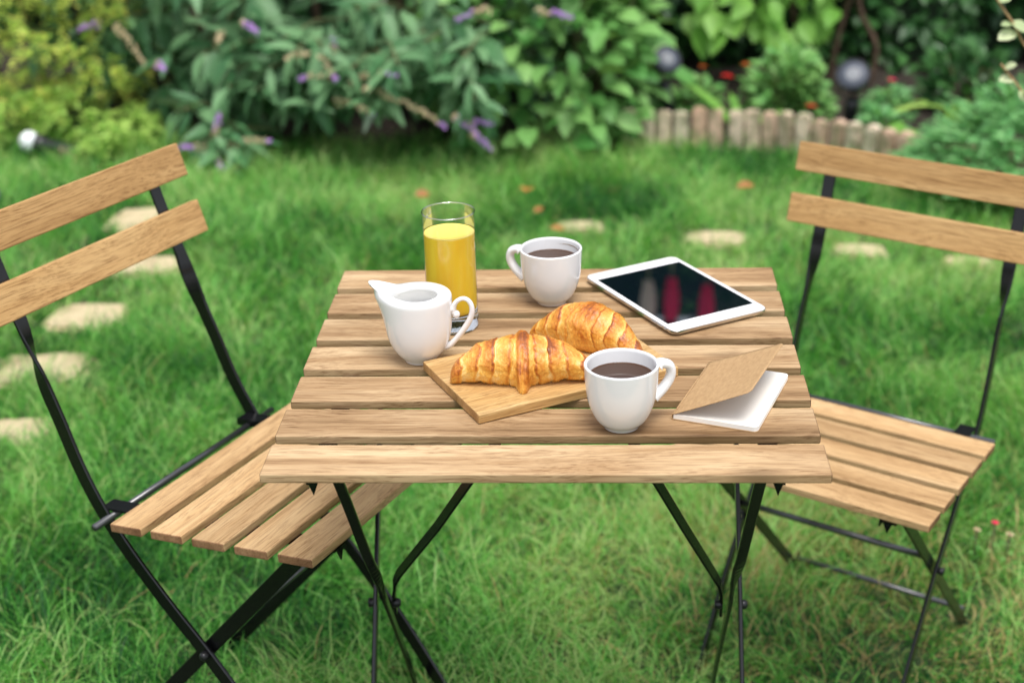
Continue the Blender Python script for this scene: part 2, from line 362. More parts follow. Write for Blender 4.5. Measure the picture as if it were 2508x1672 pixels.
slab(-1.16, 1.33, .26, .21, .05, 'sandy stepping stone beside the left chair back, second nearest of the left path', 1)
slab(-1.155, 1.64, .21, .20, -.05, 'sandy stepping stone seen just under the lower left chair slat', 2)
slab(-1.20, 1.99, .42, .17, .1, 'wide stepping stone seen between the two left backrest slats', 3)
slab(-1.25, 2.38, .20, .26, .0, 'farthest stone of the left path, under the upper chair slat end', 4)
slab(-1.125, 1.01, .22, .17, .12, 'nearest stepping stone of the left path, cut by the photo edge', 5)
slab(-.01, 2.60, .17, .11, .1, 'small mossy stepping stone behind the back coffee cup', 6)
slab(.385, 2.49, .21, .15, -.12, 'pale stepping stone in the grass above the tablet', 7)
slab(.775, 2.38, .19, .13, -.1, 'pale stepping stone under the lower slat of the right chair back', 8)
slab(1.06, 2.28, .16, .11, -.15, 'rightmost stepping stone, half hidden behind the right chair back', 9)

# ------------------------------------------------------------------ grass
def blades(cnt_fn, x0, x1, y0, y1, n, seg, wmin, wmax, lmin, lmax, seed, name, view=None):
    g = np.random.default_rng(seed)
    x = g.uniform(x0, x1, n); y = g.uniform(y0, y1, n)
    # gather into tufts
    tx = vnoise(x, y, 14, 5)-.5; ty = vnoise(x, y, 14, 6)-.5
    x = x+tx*.05; y = y+ty*.05
    keep = np.ones(n, bool)
    if view is not None: keep &= view(x, y)
    keep &= y < bed_y(x)+.03
    for (sx, sy, a, b, r) in STONES:
        dx = x-sx; dy = y-sy; lx = dx*np.cos(r)+dy*np.sin(r); ly = -dx*np.sin(r)+dy*np.cos(r)
        inside = (np.abs(lx) < a/2-.032) & (np.abs(ly) < b/2-.022)
        keep &= ~inside
    x, y = x[keep], y[keep]; n = len(x)
    tuft = vnoise(x, y, 5.5, 1)*.6+vnoise(x, y, 13, 2)*.4
    Lh = (lmin+(lmax-lmin)*g.random(n)**1.4)*(.55+.9*tuft)
    near = np.zeros(n)
    for (sx, sy, a, b, r) in STONES: near = np.maximum(near, np.exp(-(((x-sx)/(a*.7))**2+((y-sy)/(b*.9))**2)*1.0))
    Lh *= (1-.45*near)*(1-.52*np.exp(-(((x-.52)/.33)**2+((y-.56)/.26)**2)))*(1-.30*np.exp(-(((x+.45)/.25)**2+((y-.35)/.22)**2)))
    az = 2*math.pi*(vnoise(x, y, 3.2, 8)*1.3+vnoise(x, y, 9, 9)*.9)+g.normal(0, 1.15, n)
    th0 = np.abs(g.normal(.25, .30, n)); bend = g.uniform(.7, 2.6, n)*(.7+.6*g.random(n))
    w = g.uniform(wmin, wmax, n)
    z0 = gz(x, y)-.004
    ts = np.arange(seg+1)/seg
    P = np.zeros((n, seg+1, 3)); P[:, 0] = np.stack([x, y, z0], -1)
    dirx, diry = np.cos(az), np.sin(az); twist = g.normal(0, .42, n)
    for k in range(1, seg+1):
        th = np.minimum(th0+bend*(ts[k]-.5/seg)**1.2, 2.35); st = Lh/seg; a2 = twist*k
        cx = dirx*np.cos(a2)-diry*np.sin(a2); cy = dirx*np.sin(a2)+diry*np.cos(a2)
        P[:, k] = P[:, k-1]+np.stack([cx*np.sin(th)*st, cy*np.sin(th)*st, np.cos(th)*st], -1)
    P[:, :, 2] = np.maximum(P[:, :, 2], gz(P[:, :, 0], P[:, :, 1])+.003*(ts[None]*4))
    fa = az+math.pi/2+g.normal(0, .5, n); side = np.stack([np.cos(fa), np.sin(fa), np.zeros(n)], -1)
    V = np.zeros((n, 2*seg+1, 3))
    for k in range(seg):
        ww = (w*(1-.55*ts[k]**2))[:, None]/2; V[:, 2*k] = P[:, k]-side*ww; V[:, 2*k+1] = P[:, k]+side*ww
    V[:, 2*seg] = P[:, seg]
    nv = 2*seg+1; per = []; starts = []; tot = []
    s = 0
    for k in range(seg-1): per += [2*k, 2*k+1, 2*k+3, 2*k+2]; starts.append(s); tot.append(4); s += 4
    per += [2*seg-2, 2*seg-1, 2*seg]; starts.append(s); tot.append(3); s += 3
    loops = (np.array(per)[None]+np.arange(n)[:, None]*nv).ravel(); st = (np.array(starts)[None]+np.arange(n)[:, None]*s).ravel()
    patch = vnoise(x, y, 1.7, 21)*.5+vnoise(x, y, 5, 22)*.5
    rn = np.clip(-.30+1.35*patch+.30*tuft+g.normal(.08, .34, n), 0, .95)
    straw = g.random(n) < (.010+.26*(np.exp(-(((x-.62)/.45)**2+((y-.62)/.40)**2))+.5*np.exp(-(((x-.3)/.3)**2+((y-.9)/.3)**2))))
    rn[straw] = g.uniform(.965, 1, straw.sum())
    return fast_mesh(name, V.reshape(-1, 3), loops, st, tot, M_GRASS, np.repeat(rn, nv))
def inview(x, y): return np.abs(x-.053+.06*(y+1.5)) < .37*(y+1.54)+.30
me = blades(None, -1.9, 2.0, .15, 1.5, 130000, 4, .0010, .0029, .040, .150, 11, 'lawn_grass', inview)
link(bpy.data.objects.new('lawn_grass', me), kind='stuff', label='long fine green lawn grass under and around the table', cat='grass')
me = blades(None, -2.4, 2.4, 1.5, 3.75, 140000, 3, .0018, .0034, .04, .125, 12, 'lawn_grass_far', inview)
link(bpy.data.objects.new('lawn_grass', me), kind='stuff', label='long green lawn grass behind the chairs up to the flower bed', cat='grass')
me = blades(None, -3.6, 3.6, -2.2, 3.5, 90000, 2, .004, .007, .05, .12, 13, 'lawn_grass_sides', lambda x, y: ~inview(x, y))
link(bpy.data.objects.new('lawn_grass', me), kind='stuff', label='grass of the lawn outside the framed strip', cat='grass')

# ------------------------------------------------------------------ slats
def slat_mesh(name, L, W, T, mats, bev=.0017):
    bm = bmesh.new(); rbox(bm, L, W, T, bev=bev, seg=3); bm.normal_update()
    for f in bm.faces:
        f.smooth = False; f.material_index = 1 if abs(f.normal.x) > .30 else 0
    me = bpy.data.meshes.new(name); bm.to_mesh(me); bm.free()
    for m in mats: me.materials.append(m)
    return me
def add_mesh(name, me, parent, loc, rot=(0, 0, 0)):
    o = bpy.data.objects.new(name, me); o.location = loc; o.rotation_euler = rot; return link(o, parent)
def rod(name, a, b, r, parent, mat=None, n=10):
    V, F = tube([a, b], r, n); return mesh_obj(name, V, F, mat or M_ROD, parent)
def bolt(parent, p, r=.006, l=.005):
    V, F = lathe([(0, -l), (r, -l), (r, l*.4), (r*.6, l), (0, l)], 12)
    V = [(v[2]+p[0], v[0]+p[1], v[1]+p[2]) for v in V]; return mesh_obj('bolt', V, F, M_BOLT, parent)
X, Yv, Zv = (1, 0, 0), (0, 1, 0), (0, 0, 1)

# ------------------------------------------------------------------ table
TA = .0184
table = empty('folding_table', 'square slatted acacia folding table with black steel legs on the lawn', 'table', (0, .7*TA, 0), (TA, -.0025, 0))
TW, TD, SW, TT = .55, .54, .0609, .0102
pit = (TD-SW)/6
tm = slat_mesh('table_slat', TW, SW, TT, (M_TABLE, M_TEND))
for i in range(7):
    add_mesh('slat', tm, table, (random.uniform(-.0008, .0008), -TD/2+SW/2+i*pit, .70-TT/2))
for s in (-1, 1):
    # steel rail under the slats with its pointed bent end
    bm = bmesh.new(); rbox(bm, .019, .516, .0022, (s*.222, 0, .70-TT-.0013), bev=0)
    rbox(bm, .0022, .516, .006, (s*.2315, 0, .70-TT-.0055), bev=0)
    for e in (-1, 1):
        z = .70-TT-.0024; x = s*.2255; y = e*.2605
        a = [bm.verts.new((x-.006, y, z)), bm.verts.new((x+.006, y, z)), bm.verts.new((x, y, z-.0165))]
        b = [bm.verts.new((v.co.x, y-e*.002, v.co.z)) for v in a]
        bm.faces.new(a); bm.faces.new(b[::-1])
        for k in range(3): bm.faces.new((a[k], b[k], b[(k+1) % 3], a[(k+1) % 3]))
    bmesh.ops.recalc_face_normals(bm, faces=bm.faces); bm_obj('rail', bm, M_STEEL, table)
    # leg running from the front edge to the back foot, flat side turning at the pivot
    A = [(s*.2215, -.20, .684), (s*.2185, -.135, .59), (s*.2145, -.06, .475), (s*.212, -.03, .432), (s*.211, -.012, .405), (s*.211, .0214, .357), (s*.210, .08, .275), (s*.2085, .18, .13), (s*.207, .275, -.03)]
    Wd = [X, X, X, (.85, .4, .3), (.35, .75, .55), (0, .82, .57), (0, .82, .57), (0, .82, .57), (0, .82, .57)]
    V, F = ribbon(smooth_path(A, 4), [tuple(v) for v in smooth_path(Wd, 4)], .0120, .005); mesh_obj('leg', V, F, M_STEEL, table, smooth=False)
    B = [(s*.2225, .25, .684), (s*.2235, .0214, .357), (s*.2235, -.26, -.035)]
    V, F = ribbon(B, [(0, .82, -.57)]*3, .0165, .0052); mesh_obj('leg', V, F, M_STEEL, table, smooth=False)
    tx = -.050 if s < 0 else .087
    Cc = [(s*.201, .030, .338), (s*.200, .020, .372), (s*.197, .012, .392), (s*.190, .004, .410), (s*.130, -.066, .520) if s < 0 else (s*.148, -.066, .520), (tx, -.17, .684)]
    V, F = ribbon(Cc, [Yv, Yv, (.2*s, .8, .4), (.45*s, .65, .6), (.5*s, .6, .6), (.5*s, .6, .6)], .0115, .004); mesh_obj('stay', V, F, M_STEEL, table, smooth=False)
    bolt(table, (s*.2275, .0214, .357)); bolt(table, (s*.1975, .0214, .357))
rod('crossbar', (-.212, .262, -.005), (.212, .262, -.005), .0045, table)
rod('crossbar', (-.226, -.247, -.01), (.226, -.247, -.01), .0045, table)
rod('crossbar', (-.222, .24, .672), (.222, .24, .672), .004, table)
rod('crossbar', (-.222, -.19, .672), (.222, -.19, .672), .004, table)

# ------------------------------------------------------------------ chairs
CH = dict(hw=.1966, csw=.0468, gap=.0142, zs=.419, tilt=.0125)
def make_chair():
    root = empty('folding_chair', '', 'chair', group='slatted folding chairs')
    sm = slat_mesh('seat_slat', 2*CH['hw'], CH['csw'], .0110, (M_CHAIR, M_CEND))
    for i in range(5):
        y = -.14+CH['csw']/2+i*(CH['csw']+CH['gap'])
        add_mesh('seat_slat', sm, root, (0, y, CH['zs']+CH['tilt']*y-.0055), (CH['tilt'], 0, 0))
    bmh = slat_mesh('back_slat', 2*.2023, .0455, .013, (M_BACK, M_CEND))
    lean = math.atan2(.0207, .0786)
    for (y, z) in ((-.2879, .7759), (-.2672, .6973)):
        cy = y+.0217*math.sin(lean)-.004; cz = z-.0217*math.cos(lean)
        add_mesh('back_slat', bmh, root, (0, cy, cz), (math.pi/2+lean, 0, 0))
    for s in (-1, 1):
        P = [(-.303, .768), (-.291, .72), (-.279, .678), (-.268, .645), (-.258, .605), (-.247, .565), (-.232, .52), (-.214, .462), (-.190, .408), (-.155, .350), (-.105, .283), (-.06, .228), (0, .145), (.055, .055), (.085, 0), (.10, -.035)]
        xs = [.150, .150, .150, .150, .151, .153, .154, .155, .156, .156, .156, .156, .156, .156, .156, .156]
        path = smooth_path([(s*x, y, z) for x, (y, z) in zip(xs, P)], 6); Wd = []
        for q in path:
            t = min(1, max(0, (.652-q.z)/.10)); t = t*t*(3-2*t); a = t*math.pi/2; Wd.append((s*math.cos(a), math.sin(a), .18*math.sin(a)))
        V, F = ribbon(path, Wd, .0195, .0052); mesh_obj('back_leg', V, F, M_STEEL, root, smooth=True).modifiers.new('split', 'EDGE_SPLIT').split_angle = R(35)
        V, F = ribbon([(s*.1475, .110, .402), (s*.1475, -.06, .235), (s*.1475, -.345, -.045)], [(0, .7, -.7)]*3, .0185, .005); mesh_obj('seat_leg', V, F, M_STEEL, root, smooth=False)
        bm = bmesh.new(); z = .4075
        rbox(bm, .024, .345, .0022, (s*.140, -.022, z), bev=0); rbox(bm, .0022, .345, .007, (s*.1288, -.022, z-.0047), bev=0)
        a = [bm.verts.new((s*.140-.0065, .1505, z-.001)), bm.verts.new((s*.140+.0065, .1505, z-.001)), bm.verts.new((s*.140, .1505, z-.016))]
        b = [bm.verts.new((v.co.x, .1485, v.co.z)) for v in a]; bm.faces.new(a); bm.faces.new(b[::-1])
        for k in range(3): bm.faces.new((a[k], b[k], b[(k+1) % 3], a[(k+1) % 3]))
        bmesh.ops.recalc_face_normals(bm, faces=bm.faces); bm_obj('seat_rail', bm, M_STEEL, root)
        bolt(root, (s*.1625, -.06, .230), .006)
        for (y, z) in ((-.294, .752), (-.274, .675)): bolt(root, (s*.150, y-.007, z), .004, .003)
    rod('crossbar', (-.186, -.177, .400), (.186, -.177, .400), .0045, root)
    rod('crossbar', (-.147, -.025, .268), (.147, -.025, .268), .0048, root)
    rod('crossbar', (-.147, -.288, .032), (.147, -.288, .032), .0048, root)
    rod('crossbar', (-.155, .078, .010), (.155, .078, .010), .0048, root)
    return root
def copy_thing(root):
    c = root.copy(); COL.objects.link(c)
    for ch in list(root.children):
        d = ch.copy(); COL.objects.link(d); d.parent = c
        for g in list(ch.children):
            e = g.copy(); COL.objects.link(e); e.parent = d
    return c
chairL = make_chair()
chairL['label'] = 'folding chair on the left with its slatted seat tucked under the table'
chairL.location = (-.3034, .1030, .0761); chairL.rotation_euler = (.0631, -.0118, -1.983)
chairR = copy_thing(chairL)
chairR['label'] = 'folding chair standing at the right back corner of the table'
chairR.location = (.3819, .4390, -.0535); chairR.rotation_euler = (.0078, -.0230, 2.6155)

# ------------------------------------------------------------------ things on the table
def tz(x, y): return .70+.0025*x+TA*y
def on_table(o, x, y, rz=0, dz=.0004):
    Mx = Matrix.Translation((x, y, tz(x, y)+dz)) @ Matrix.Rotation(TA, 4, 'X') @ Matrix.Rotation(rz, 4, 'Z')
    o.matrix_world = Mx
def make_cup(label, x, y, ang, stain=False):
    root = empty('coffee_cup', label, 'cup', group='white coffee cups')
    Rm = .0374; H = .0695
    outer = prof_smooth([(.0, .0016), (.0135, .0016), (.0152, .0), (.0178, .0003), (.0186, .0016), (.0206, .0044), (.0254, .0095), (.0297, .0175), (.0334, .0280), (.0356, .0400), (.0367, .0520), (.0373, .0620), (.0376, .0685)], 4)
    rim = [(.03755, .0691), (.0368, .0697), (.0361, .0699), (.0353, .0697), (.03475, .0690)]
    inner = prof_smooth([(.0344, .0680), (.0340, .0600), (.0332, .0500), (.0318, .0380), (.0290, .0260), (.0240, .0150), (.0150, .0080), (0, .0062)], 4)
    V, F = lathe(outer+rim+inner, 96); mesh_obj('bowl', V, F, M_PORC, root)
    pts = [(.0388, .0615), (.0410, .0628), (.0448, .0628), (.0510, .0598), (.0535, .0530), (.0520, .0450), (.0468, .0370), (.0400, .0310), (.0345, .0275)]
    path = smooth_path([(a, 0, b) for a, b in pts], 6); n = len(path)
    rads = [.0050+.0022*(2*abs(i/(n-1)-.5))**4 for i in range(n)]
    V, F = tube(path, rads, 18, ((0, 1, 0), 1.25)); mesh_obj('handle', V, F, M_PORC, root)
    V, F = lathe([(0, .0548), (.0300, .0548), (.0328, .05485), (.0337, .0553)], 72); cf_ = mesh_obj('coffee', V, F, M_COFFEE, root)
    V, F = lathe([(.0327, .05487), (.0333, .0550), (.0337, .0553), (.0338, .0556)], 72); mesh_obj('coffee_edge', V, F, plain('coffee_rim', (.16, .065, .022), .15), cf_)
    if stain:
        Vs = []; Fs = []; k = 28
        for i in range(k):
            t = i/(k-1); a = R(-6+88*t)-ang; z = .0600+.0022*math.sin(t*3.1)+.0018*t; w = .0011*math.sin(math.pi*min(1, t*1.05+.03))+.0001
            for zz in (z-w/2, z+w/2):
                r = float(np.interp(zz, [.05, .06, .068], [.0332, .0340, .0344]))-.00025; Vs.append((r*math.cos(a), r*math.sin(a), zz))
        for i in range(k-1): Fs.append((2*i, 2*i+1, 2*i+3, 2*i+2))
        mesh_obj('coffee_stain', Vs, Fs, M_STAIN, root)
    on_table(root, x, y, ang); return root
make_cup('white coffee cup nearest the camera, in front of the cutting board, handle right', .0745, -.1695, R(20))
make_cup('white coffee cup at the back between juice glass and tablet, handle left', -.0055, .1600, R(160), stain=True)

# glass of juice
g = empty('juice_glass', 'tall clear glass of orange juice behind the milk jug', 'glass')
go, gi, gh = .0300, .0286, .1420
V, F = lathe(prof_smooth([(.0297, .0215), (.0300, .03), (.0300, .07), (.0301, .12), (.0302, gh-.0004)], 3), 96)
mesh_obj('glass_wall', V, F, M_THIN, g)
V, F = lathe([(0, .0012), (.022, .0010), (.0262, .0), (.0288, .0006), (.0297, .0028), (.0299, .008), (.0299, .0205), (.0295, .0214), (.0280, .0216), (.0240, .0206), (0, .0200)], 96)
mesh_obj('glass_base', V, F, M_GLASS, g)
rm = [(.0302+.00085*math.cos(2*math.pi*k/12), gh+.00085*math.sin(2*math.pi*k/12)) for k in range(13)]
V, F = lathe(rm[::-1] if False else rm, 96); mesh_obj('rim', V, F, M_RIM, g)
jl = .1165; jr = .0291
V, F = lathe([(0, .0206), (.024, .0212), (.0275, .0222), (.0288, .0240), (jr, .0270), (jr, .05), (jr, .07), (jr, .095), (jr, jl-.002), (jr, jl-.0004), (jr-.0004, jl), (jr-.002, jl-.0002), (0, jl-.0002)], 96)
juice_body = mesh_obj('orange_juice', V, F, M_JUICE, g); juice_body.modifiers.new('split', 'EDGE_SPLIT').split_angle = R(40)
V, F = lathe([(jr-.0001, jl+.0005), (jr-.0012, jl+.0002), (jr-.003, jl+.0001), (0, jl+.0001)], 72); mesh_obj('juice_surface', V, F, M_JTOP, juice_body)
on_table(g, -.1195, .0880)

# milk jug
def make_jug():
    root = empty('milk_jug', 'white porcelain milk jug with pointed spout and curled handle at the left', 'jug')
    n = 120; H = .0794
    outer = prof_smooth([(0, .0014), (.0130, .0014), (.0145, 0), (.0176, .0003), (.0185, .0018), (.0208, .0050), (.0258, .0105), (.0305, .0180), (.0344, .0280), (.0366, .0390), (.0377, .0500), (.0382, .0620), (.0384, .0700), (.0384, .0745)], 3)
    sh = [(.0382, .0765), (.0377, .0779), (.0367, .0789), (.0352, .0795), (.0330, .0799), (.0300, .0800), (.0270, .0799), (.0245, .0796), (.0230, .0789), (.0222, .0778)]
    inner = [(.0222, .0760), (.0235, .0738), (.0280, .0715), (.0325, .0670), (.0345, .0600), (.0345, .0520), (.0335, .0400), (.0290, .0250), (.0150, .0110), (0, .0085)]
    prof = outer+sh+inner
    V = []; F = []; rings = []; n1 = len(outer); n2 = n1+len(sh)
    for k, (r, z) in enumerate(prof):
        if r < 1e-5: rings.append([len(V)]); V.append((0, 0, z)); continue
        ring = []
        for j in range(n):
            a = 2*math.pi*j/n; d = abs((a % (2*math.pi))-math.pi)      # angle away from the spout direction
            lip = math.exp(-(d/.46)**1.7)                  # pull of the lip into the beak
            beak = math.exp(-(d/.50)**2.4)                  # pull of the wall below it
            if k < n1:
                up = max(0, (z-.035)/(.0745-.035)); rr_ = r+beak*.0090*up**2.2; zz = z+beak*.0045*up**4
            elif k < n2:
                q = (k-n1+1)/len(sh); rr_ = r+beak*.0090*(1-q)+lip*(.0540-r-.0090*(1-q))*min(1, q*1.6); zz = z+beak*.0045*(1-q)+lip*.0125*min(1, q*1.35)
            else:
                q = max(0, 1-(k-n2)/3.0); q2 = math.exp(-(d/.30)**1.7); rr_ = r+q2*(.0515-r)*q**.8; zz = z+q2*.0105*q
            ring.append(len(V)); V.append((rr_*math.cos(a), rr_*math.sin(a), zz))
        rings.append(ring)
    for a, b in zip(rings, rings[1:]):
        for j in range(n):
            k = (j+1) % n
            if len(a) == 1: F.append((a[0], b[k], b[j]))
            elif len(b) == 1: F.append((a[j], a[k], b[0]))
            else: F.append((a[j], a[k], b[k], b[j]))
    o = mesh_obj('jug_body', V, F, M_PORC, root); md = o.modifiers.new('sub', 'SUBSURF'); md.levels = 1; md.render_levels = 1
    pts = [(.0420, .0565), (.0400, .0590), (.0402, .0640), (.0425, .0695), (.0470, .0735), (.0520, .0748), (.0570, .0725), (.0602, .0665), (.0605, .0585), (.0572, .0490), (.0512, .0390), (.0445, .0300), (.0390, .0235), (.0345, .0190), (.0290, .0165)]
    path = smooth_path([(a, 0, b) for a, b in pts], 6); m = len(path)
    rads = [(.0029 if i < 4 else .0029+.0005*math.cos(i/m*9)) + (.0016*max(0, (i-m*.82)/(m*.18))) for i in range(m)]
    V, F = tube(path, rads, 16, ((0, 1, 0), 1.35)); hn = mesh_obj('handle', V, F, M_PORC, root)
    bm = bmesh.new(); bmesh.ops.create_uvsphere(bm, u_segments=16, v_segments=10, radius=.0046); bmesh.ops.translate(bm, vec=(.0425, 0, .0560), verts=bm.verts)
    bm_obj('handle_curl', bm, M_PORC, hn, smooth=True)
    V, F = tube([(.036, 0, .062), (.0405, 0, .0625)], .0048, 16); mesh_obj('handle_joint', V, F, M_PORC, hn)
    V, F = lathe([(0, .0560), (.0346, .0560)], 60); mesh_obj('milk', V, F, M_MILK, root)
    on_table(root, -.1480, -.0065, R(-4)); return root
make_jug()

# cutting board
bd = empty('cutting_board', 'small bamboo cutting board under the croissants', 'board')
bm = bmesh.new(); rbox(bm, .238, .148, .011, (0, 0, .0055), bev=.0012, seg=2); bm.normal_update()
for f in bm.faces: f.material_index = 1 if abs(f.normal.x) > .8 else 0
bm_obj('board', bm, (M_BAMBOO, M_BEND), bd)
on_table(bd, -.0019, -.0448, math.atan2(.1142, .209))
BZ = .0115

# croissants
def croissant(label, x, y, rz, L, Rr, hgt, curve, bands, tongue, seed, ev=(1.0, .99, .93, .85, .76, .64, .51, .41, .29, .18, .04)):
    rnd = random.Random(seed); nu, nv = 340, 120; V = np.zeros((nu, nv, 3)); col = np.zeros((nu, nv))
    edges = np.array(bands)
    tt, pp = np.meshgrid(np.linspace(-1, 1, nu), 2*math.pi*np.arange(nv)/nv, indexing='ij')
    def per(s1, s2, sd): w = pp/(2*math.pi); return vnoise(tt*s1+seed, pp*s2, 1, sd)*(1-w)+vnoise(tt*s1+seed, (pp-2*math.pi)*s2, 1, sd)*w
    NO1 = per(5, 1.5, 31); NO2 = per(16, 5, 32); NO3 = per(7, 2.0, 33); NO4 = per(55, 2.2, 34); NO5 = per(34, 12, 35)
    for i in range(nu):
        t = -1+2*i/(nu-1); s = abs(t)
        env = float(np.interp(s, [0, .15, .30, .42, .55, .70, .84, .92, .97, .99, 1], ev))
        for j in range(nv):
            ph = 2*math.pi*j/nv    # 0 = back, pi/2 = up, pi = front(-y)
            c, sn = math.cos(ph), math.sin(ph)
            skew = t+(.07*c+.03*math.sin(2*ph+seed))*(1 if t > 0 else -1)*(1-.5*s)+.13*(NO1[i, j]-.5)+.03*(NO2[i, j]-.5)
            a = abs(skew); k = int(np.searchsorted(edges, a)); lo = edges[k-1] if k > 0 else 0; hi = edges[k] if k < len(edges) else 1.05
            fr = (a-lo)/(hi-lo)                       # 0 at the inner edge of a layer .. 1 at its outer edge
            if k == 0: fr2 = abs(fr); ridge = .10-.05*fr2**3
            else: ridge = .075*(1-fr)**.8-.07*math.exp(-fr/.07)*1.0
            rad = Rr*env*(1+ridge*1.25)
            rad *= 1+.16*(NO1[i, j]-.5)+.06*(NO2[i, j]-.5)+.022*(abs(NO4[i, j]-.5)*2)+.035*(NO5[i, j]-.5)
            if tongue:
                d = (t-.02)/.085; e = math.exp(-((ph-3.75)/.62)**2); rad *= 1+.40*math.exp(-d*d*d*d)*e
                rad *= 1+.07*math.exp(-(d*1.1)**6)
            yy = c*rad*1.0; zz = sn*rad*hgt
            V[i, j] = (t*L/2, yy-curve*(t*t)*L/2*1.0+curve*.12*L, zz+Rr*hgt*.80*min(1, env*1.35))
            base = .18+.42*(1-fr)**.7*(.6+.4*(sn > 0))+.30*max(0, sn)*(.5+.5*math.sin(k*2.3+seed))-.22*math.exp(-fr/.09)*(k > 0)
            base += .25*math.exp(-((fr-.13)/.08)**2)*(k > 0)+.18*(s > .86)
            if k > 0 and fr > .72: base -= .15*(fr-.72)/.28
            if tongue and abs((t-.02)/.085) < 1: base += .22
            base += -.10*(sn < -.3)
            col[i, j] = base+.42*(NO3[i, j]-.5)-.17*(abs(NO4[i, j]-.5)-.22)+.20*(NO5[i, j]-.5)
    V[:, :, 2] = np.where(V[:, :, 2] < .002, .002*np.tanh(V[:, :, 2]/.004), V[:, :, 2]); V[:, :, 2] = np.maximum(V[:, :, 2], 0)
    Vf = V.reshape(-1, 3); F = []
    for i in range(nu-1):
        for j in range(nv): F.append((i*nv+j, i*nv+(j+1) % nv, (i+1)*nv+(j+1) % nv, (i+1)*nv+j))
    F.append(tuple(range(nv-1, -1, -1))); F.append(tuple((nu-1)*nv+j for j in range(nv)))
    o = mesh_obj('croissant', Vf, F, M_CRUST, label=label, cat='croissant', group='golden croissants on the board')
    a = o.data.attributes.new('rnd', 'FLOAT', 'POINT'); a.data.foreach_set('value', col.ravel().astype(np.float32))
    on_table(o, x, y, rz, dz=BZ); return o
croissant('golden croissant lying in front on the bamboo board, central flap towards the camera', -.0300, -.0820, R(2), .154, .0268, .98, .10, [.11, .34, .55, .80], True, 3)
croissant('croissant lying behind the other one on the back corner of the board',   .0420, .0030, R(-30), .146, .0262, .98, .18, [.17, .38, .60, .82], False, 8, (1.0, .98, .91, .82, .70, .55, .39, .28, .18, .11, .03))

# tablet
def rrect(L, W, r, n=8):
    p = []
    for cx, cy, a0 in ((L/2-r, W/2-r, 0), (-L/2+r, W/2-r, 90), (-L/2+r, -W/2+r, 180), (L/2-r, -W/2+r, 270)):
        for k in range(n+1): a = R(a0+90*k/n); p.append((cx+r*math.cos(a), cy+r*math.sin(a)))
    return p
def stack(layers):
    V = []; F = []; n = len(layers[0][0])
    for pts, z in layers: V += [(x, y, z) for x, y in pts]
    for k in range(len(layers)-1):
        for j in range(n): F.append((k*n+j, k*n+(j+1) % n, (k+1)*n+(j+1) % n, (k+1)*n+j))
    F.append(tuple(range(n-1, -1, -1))); F.append(tuple((len(layers)-1)*n+j for j in range(n)))
    return V, F
tb = empty('tablet_computer', 'white framed tablet computer lying face up near the back right corner', 'tablet')
TL, TWd = .2045, .1340
V, F = stack([(rrect(TL-.014, TWd-.014, .006), 0), (rrect(TL-.007, TWd-.007, .008), .0006), (rrect(TL-.002, TWd-.002, .0095), .0024), (rrect(TL, TWd, .0103), .0045), (rrect(TL, TWd, .0103), .0066), (rrect(TL-.0008, TWd-.0008, .010), .0070)])
mb_ = mesh_obj('metal_back', V, F, M_ALU, tb, smooth=False)
V, F = stack([(rrect(TL-.0014, TWd-.0014, .0097), .0069), (rrect(TL-.0014, TWd-.0014, .0097), .0073), (rrect(TL-.0022, TWd-.0022, .0093), .0076)])
mesh_obj('white_front', V, F, M_BEZEL, tb, smooth=False)
V, F = stack([(rrect(.1600, .1205, .0006, 2), .0070), (rrect(.1600, .1205, .0006, 2), .00766)])
mesh_obj('screen', V, F, M_SCREEN, tb, smooth=False)
for bx, bl in ((.060, .011), (.073, .011), (.085, .005)):
    bm = bmesh.new(); rbox(bm, bl, .0020, .0018, (bx, -TWd/2-.0002, .0052), bev=.0007, seg=2); bm_obj('side_button', bm, M_ALU, mb_)
on_table(tb, .1428, .1700, math.atan2(-.177, .104), dz=.0005)

# notebook
nb = empty('notebook', 'kraft covered pocket notebook lying half open with blank pages, front right', 'notebook')
W_, H_ = .0885, .1350
def page_outline(w, h, r=.005, n=6):
    p = [(0, 0)]
    for k in range(n+1): a = R(-90+90*k/n); p.append((w-r+r*math.cos(a), r+r*math.sin(a)))
    for k in range(n+1): a = R(90*k/n); p.append((w-r+r*math.cos(a), h-r+r*math.sin(a)))
    p.append((0, h)); return p
V, F = stack([(page_outline(W_, H_), .0), (page_outline(W_, H_), .0007)]); mesh_obj('back_cover', V, F, M_KRAFT, nb, smooth=False)
pl = page_outline(W_-.0010, H_-.0012)
lay = []
for k in range(9):
    z = .0008+k*.0006; e = .00012*(k % 2); lay.append(([(x+.0007-(e if x > .01 else 0), y+.0006) for x, y in pl], z))
V, F = stack(lay); mesh_obj('page_block', V, F, M_PAPER, nb, smooth=False)
# spine strip wrapped round the block
V, F = tube([(0, 0, 0), (0, H_, 0)], .001, 4)
sv = []; sf = []; prof = [(.0012, .0002), (-.0002, .0001), (-.0007, .0010), (-.0008, .0030), (-.0006, .0050), (.0002, .0060), (.0014, .0064)]
for k, (a, b) in enumerate(prof): sv += [(a, 0, b), (a, H_, b)]
for k in range(len(prof)-1): sf.append((2*k, 2*k+1, 2*k+3, 2*k+2))
so = mesh_obj('spine', sv, sf, M_KRAFT, nb); md = so.modifiers.new('t', 'SOLIDIFY'); md.thickness = .0004
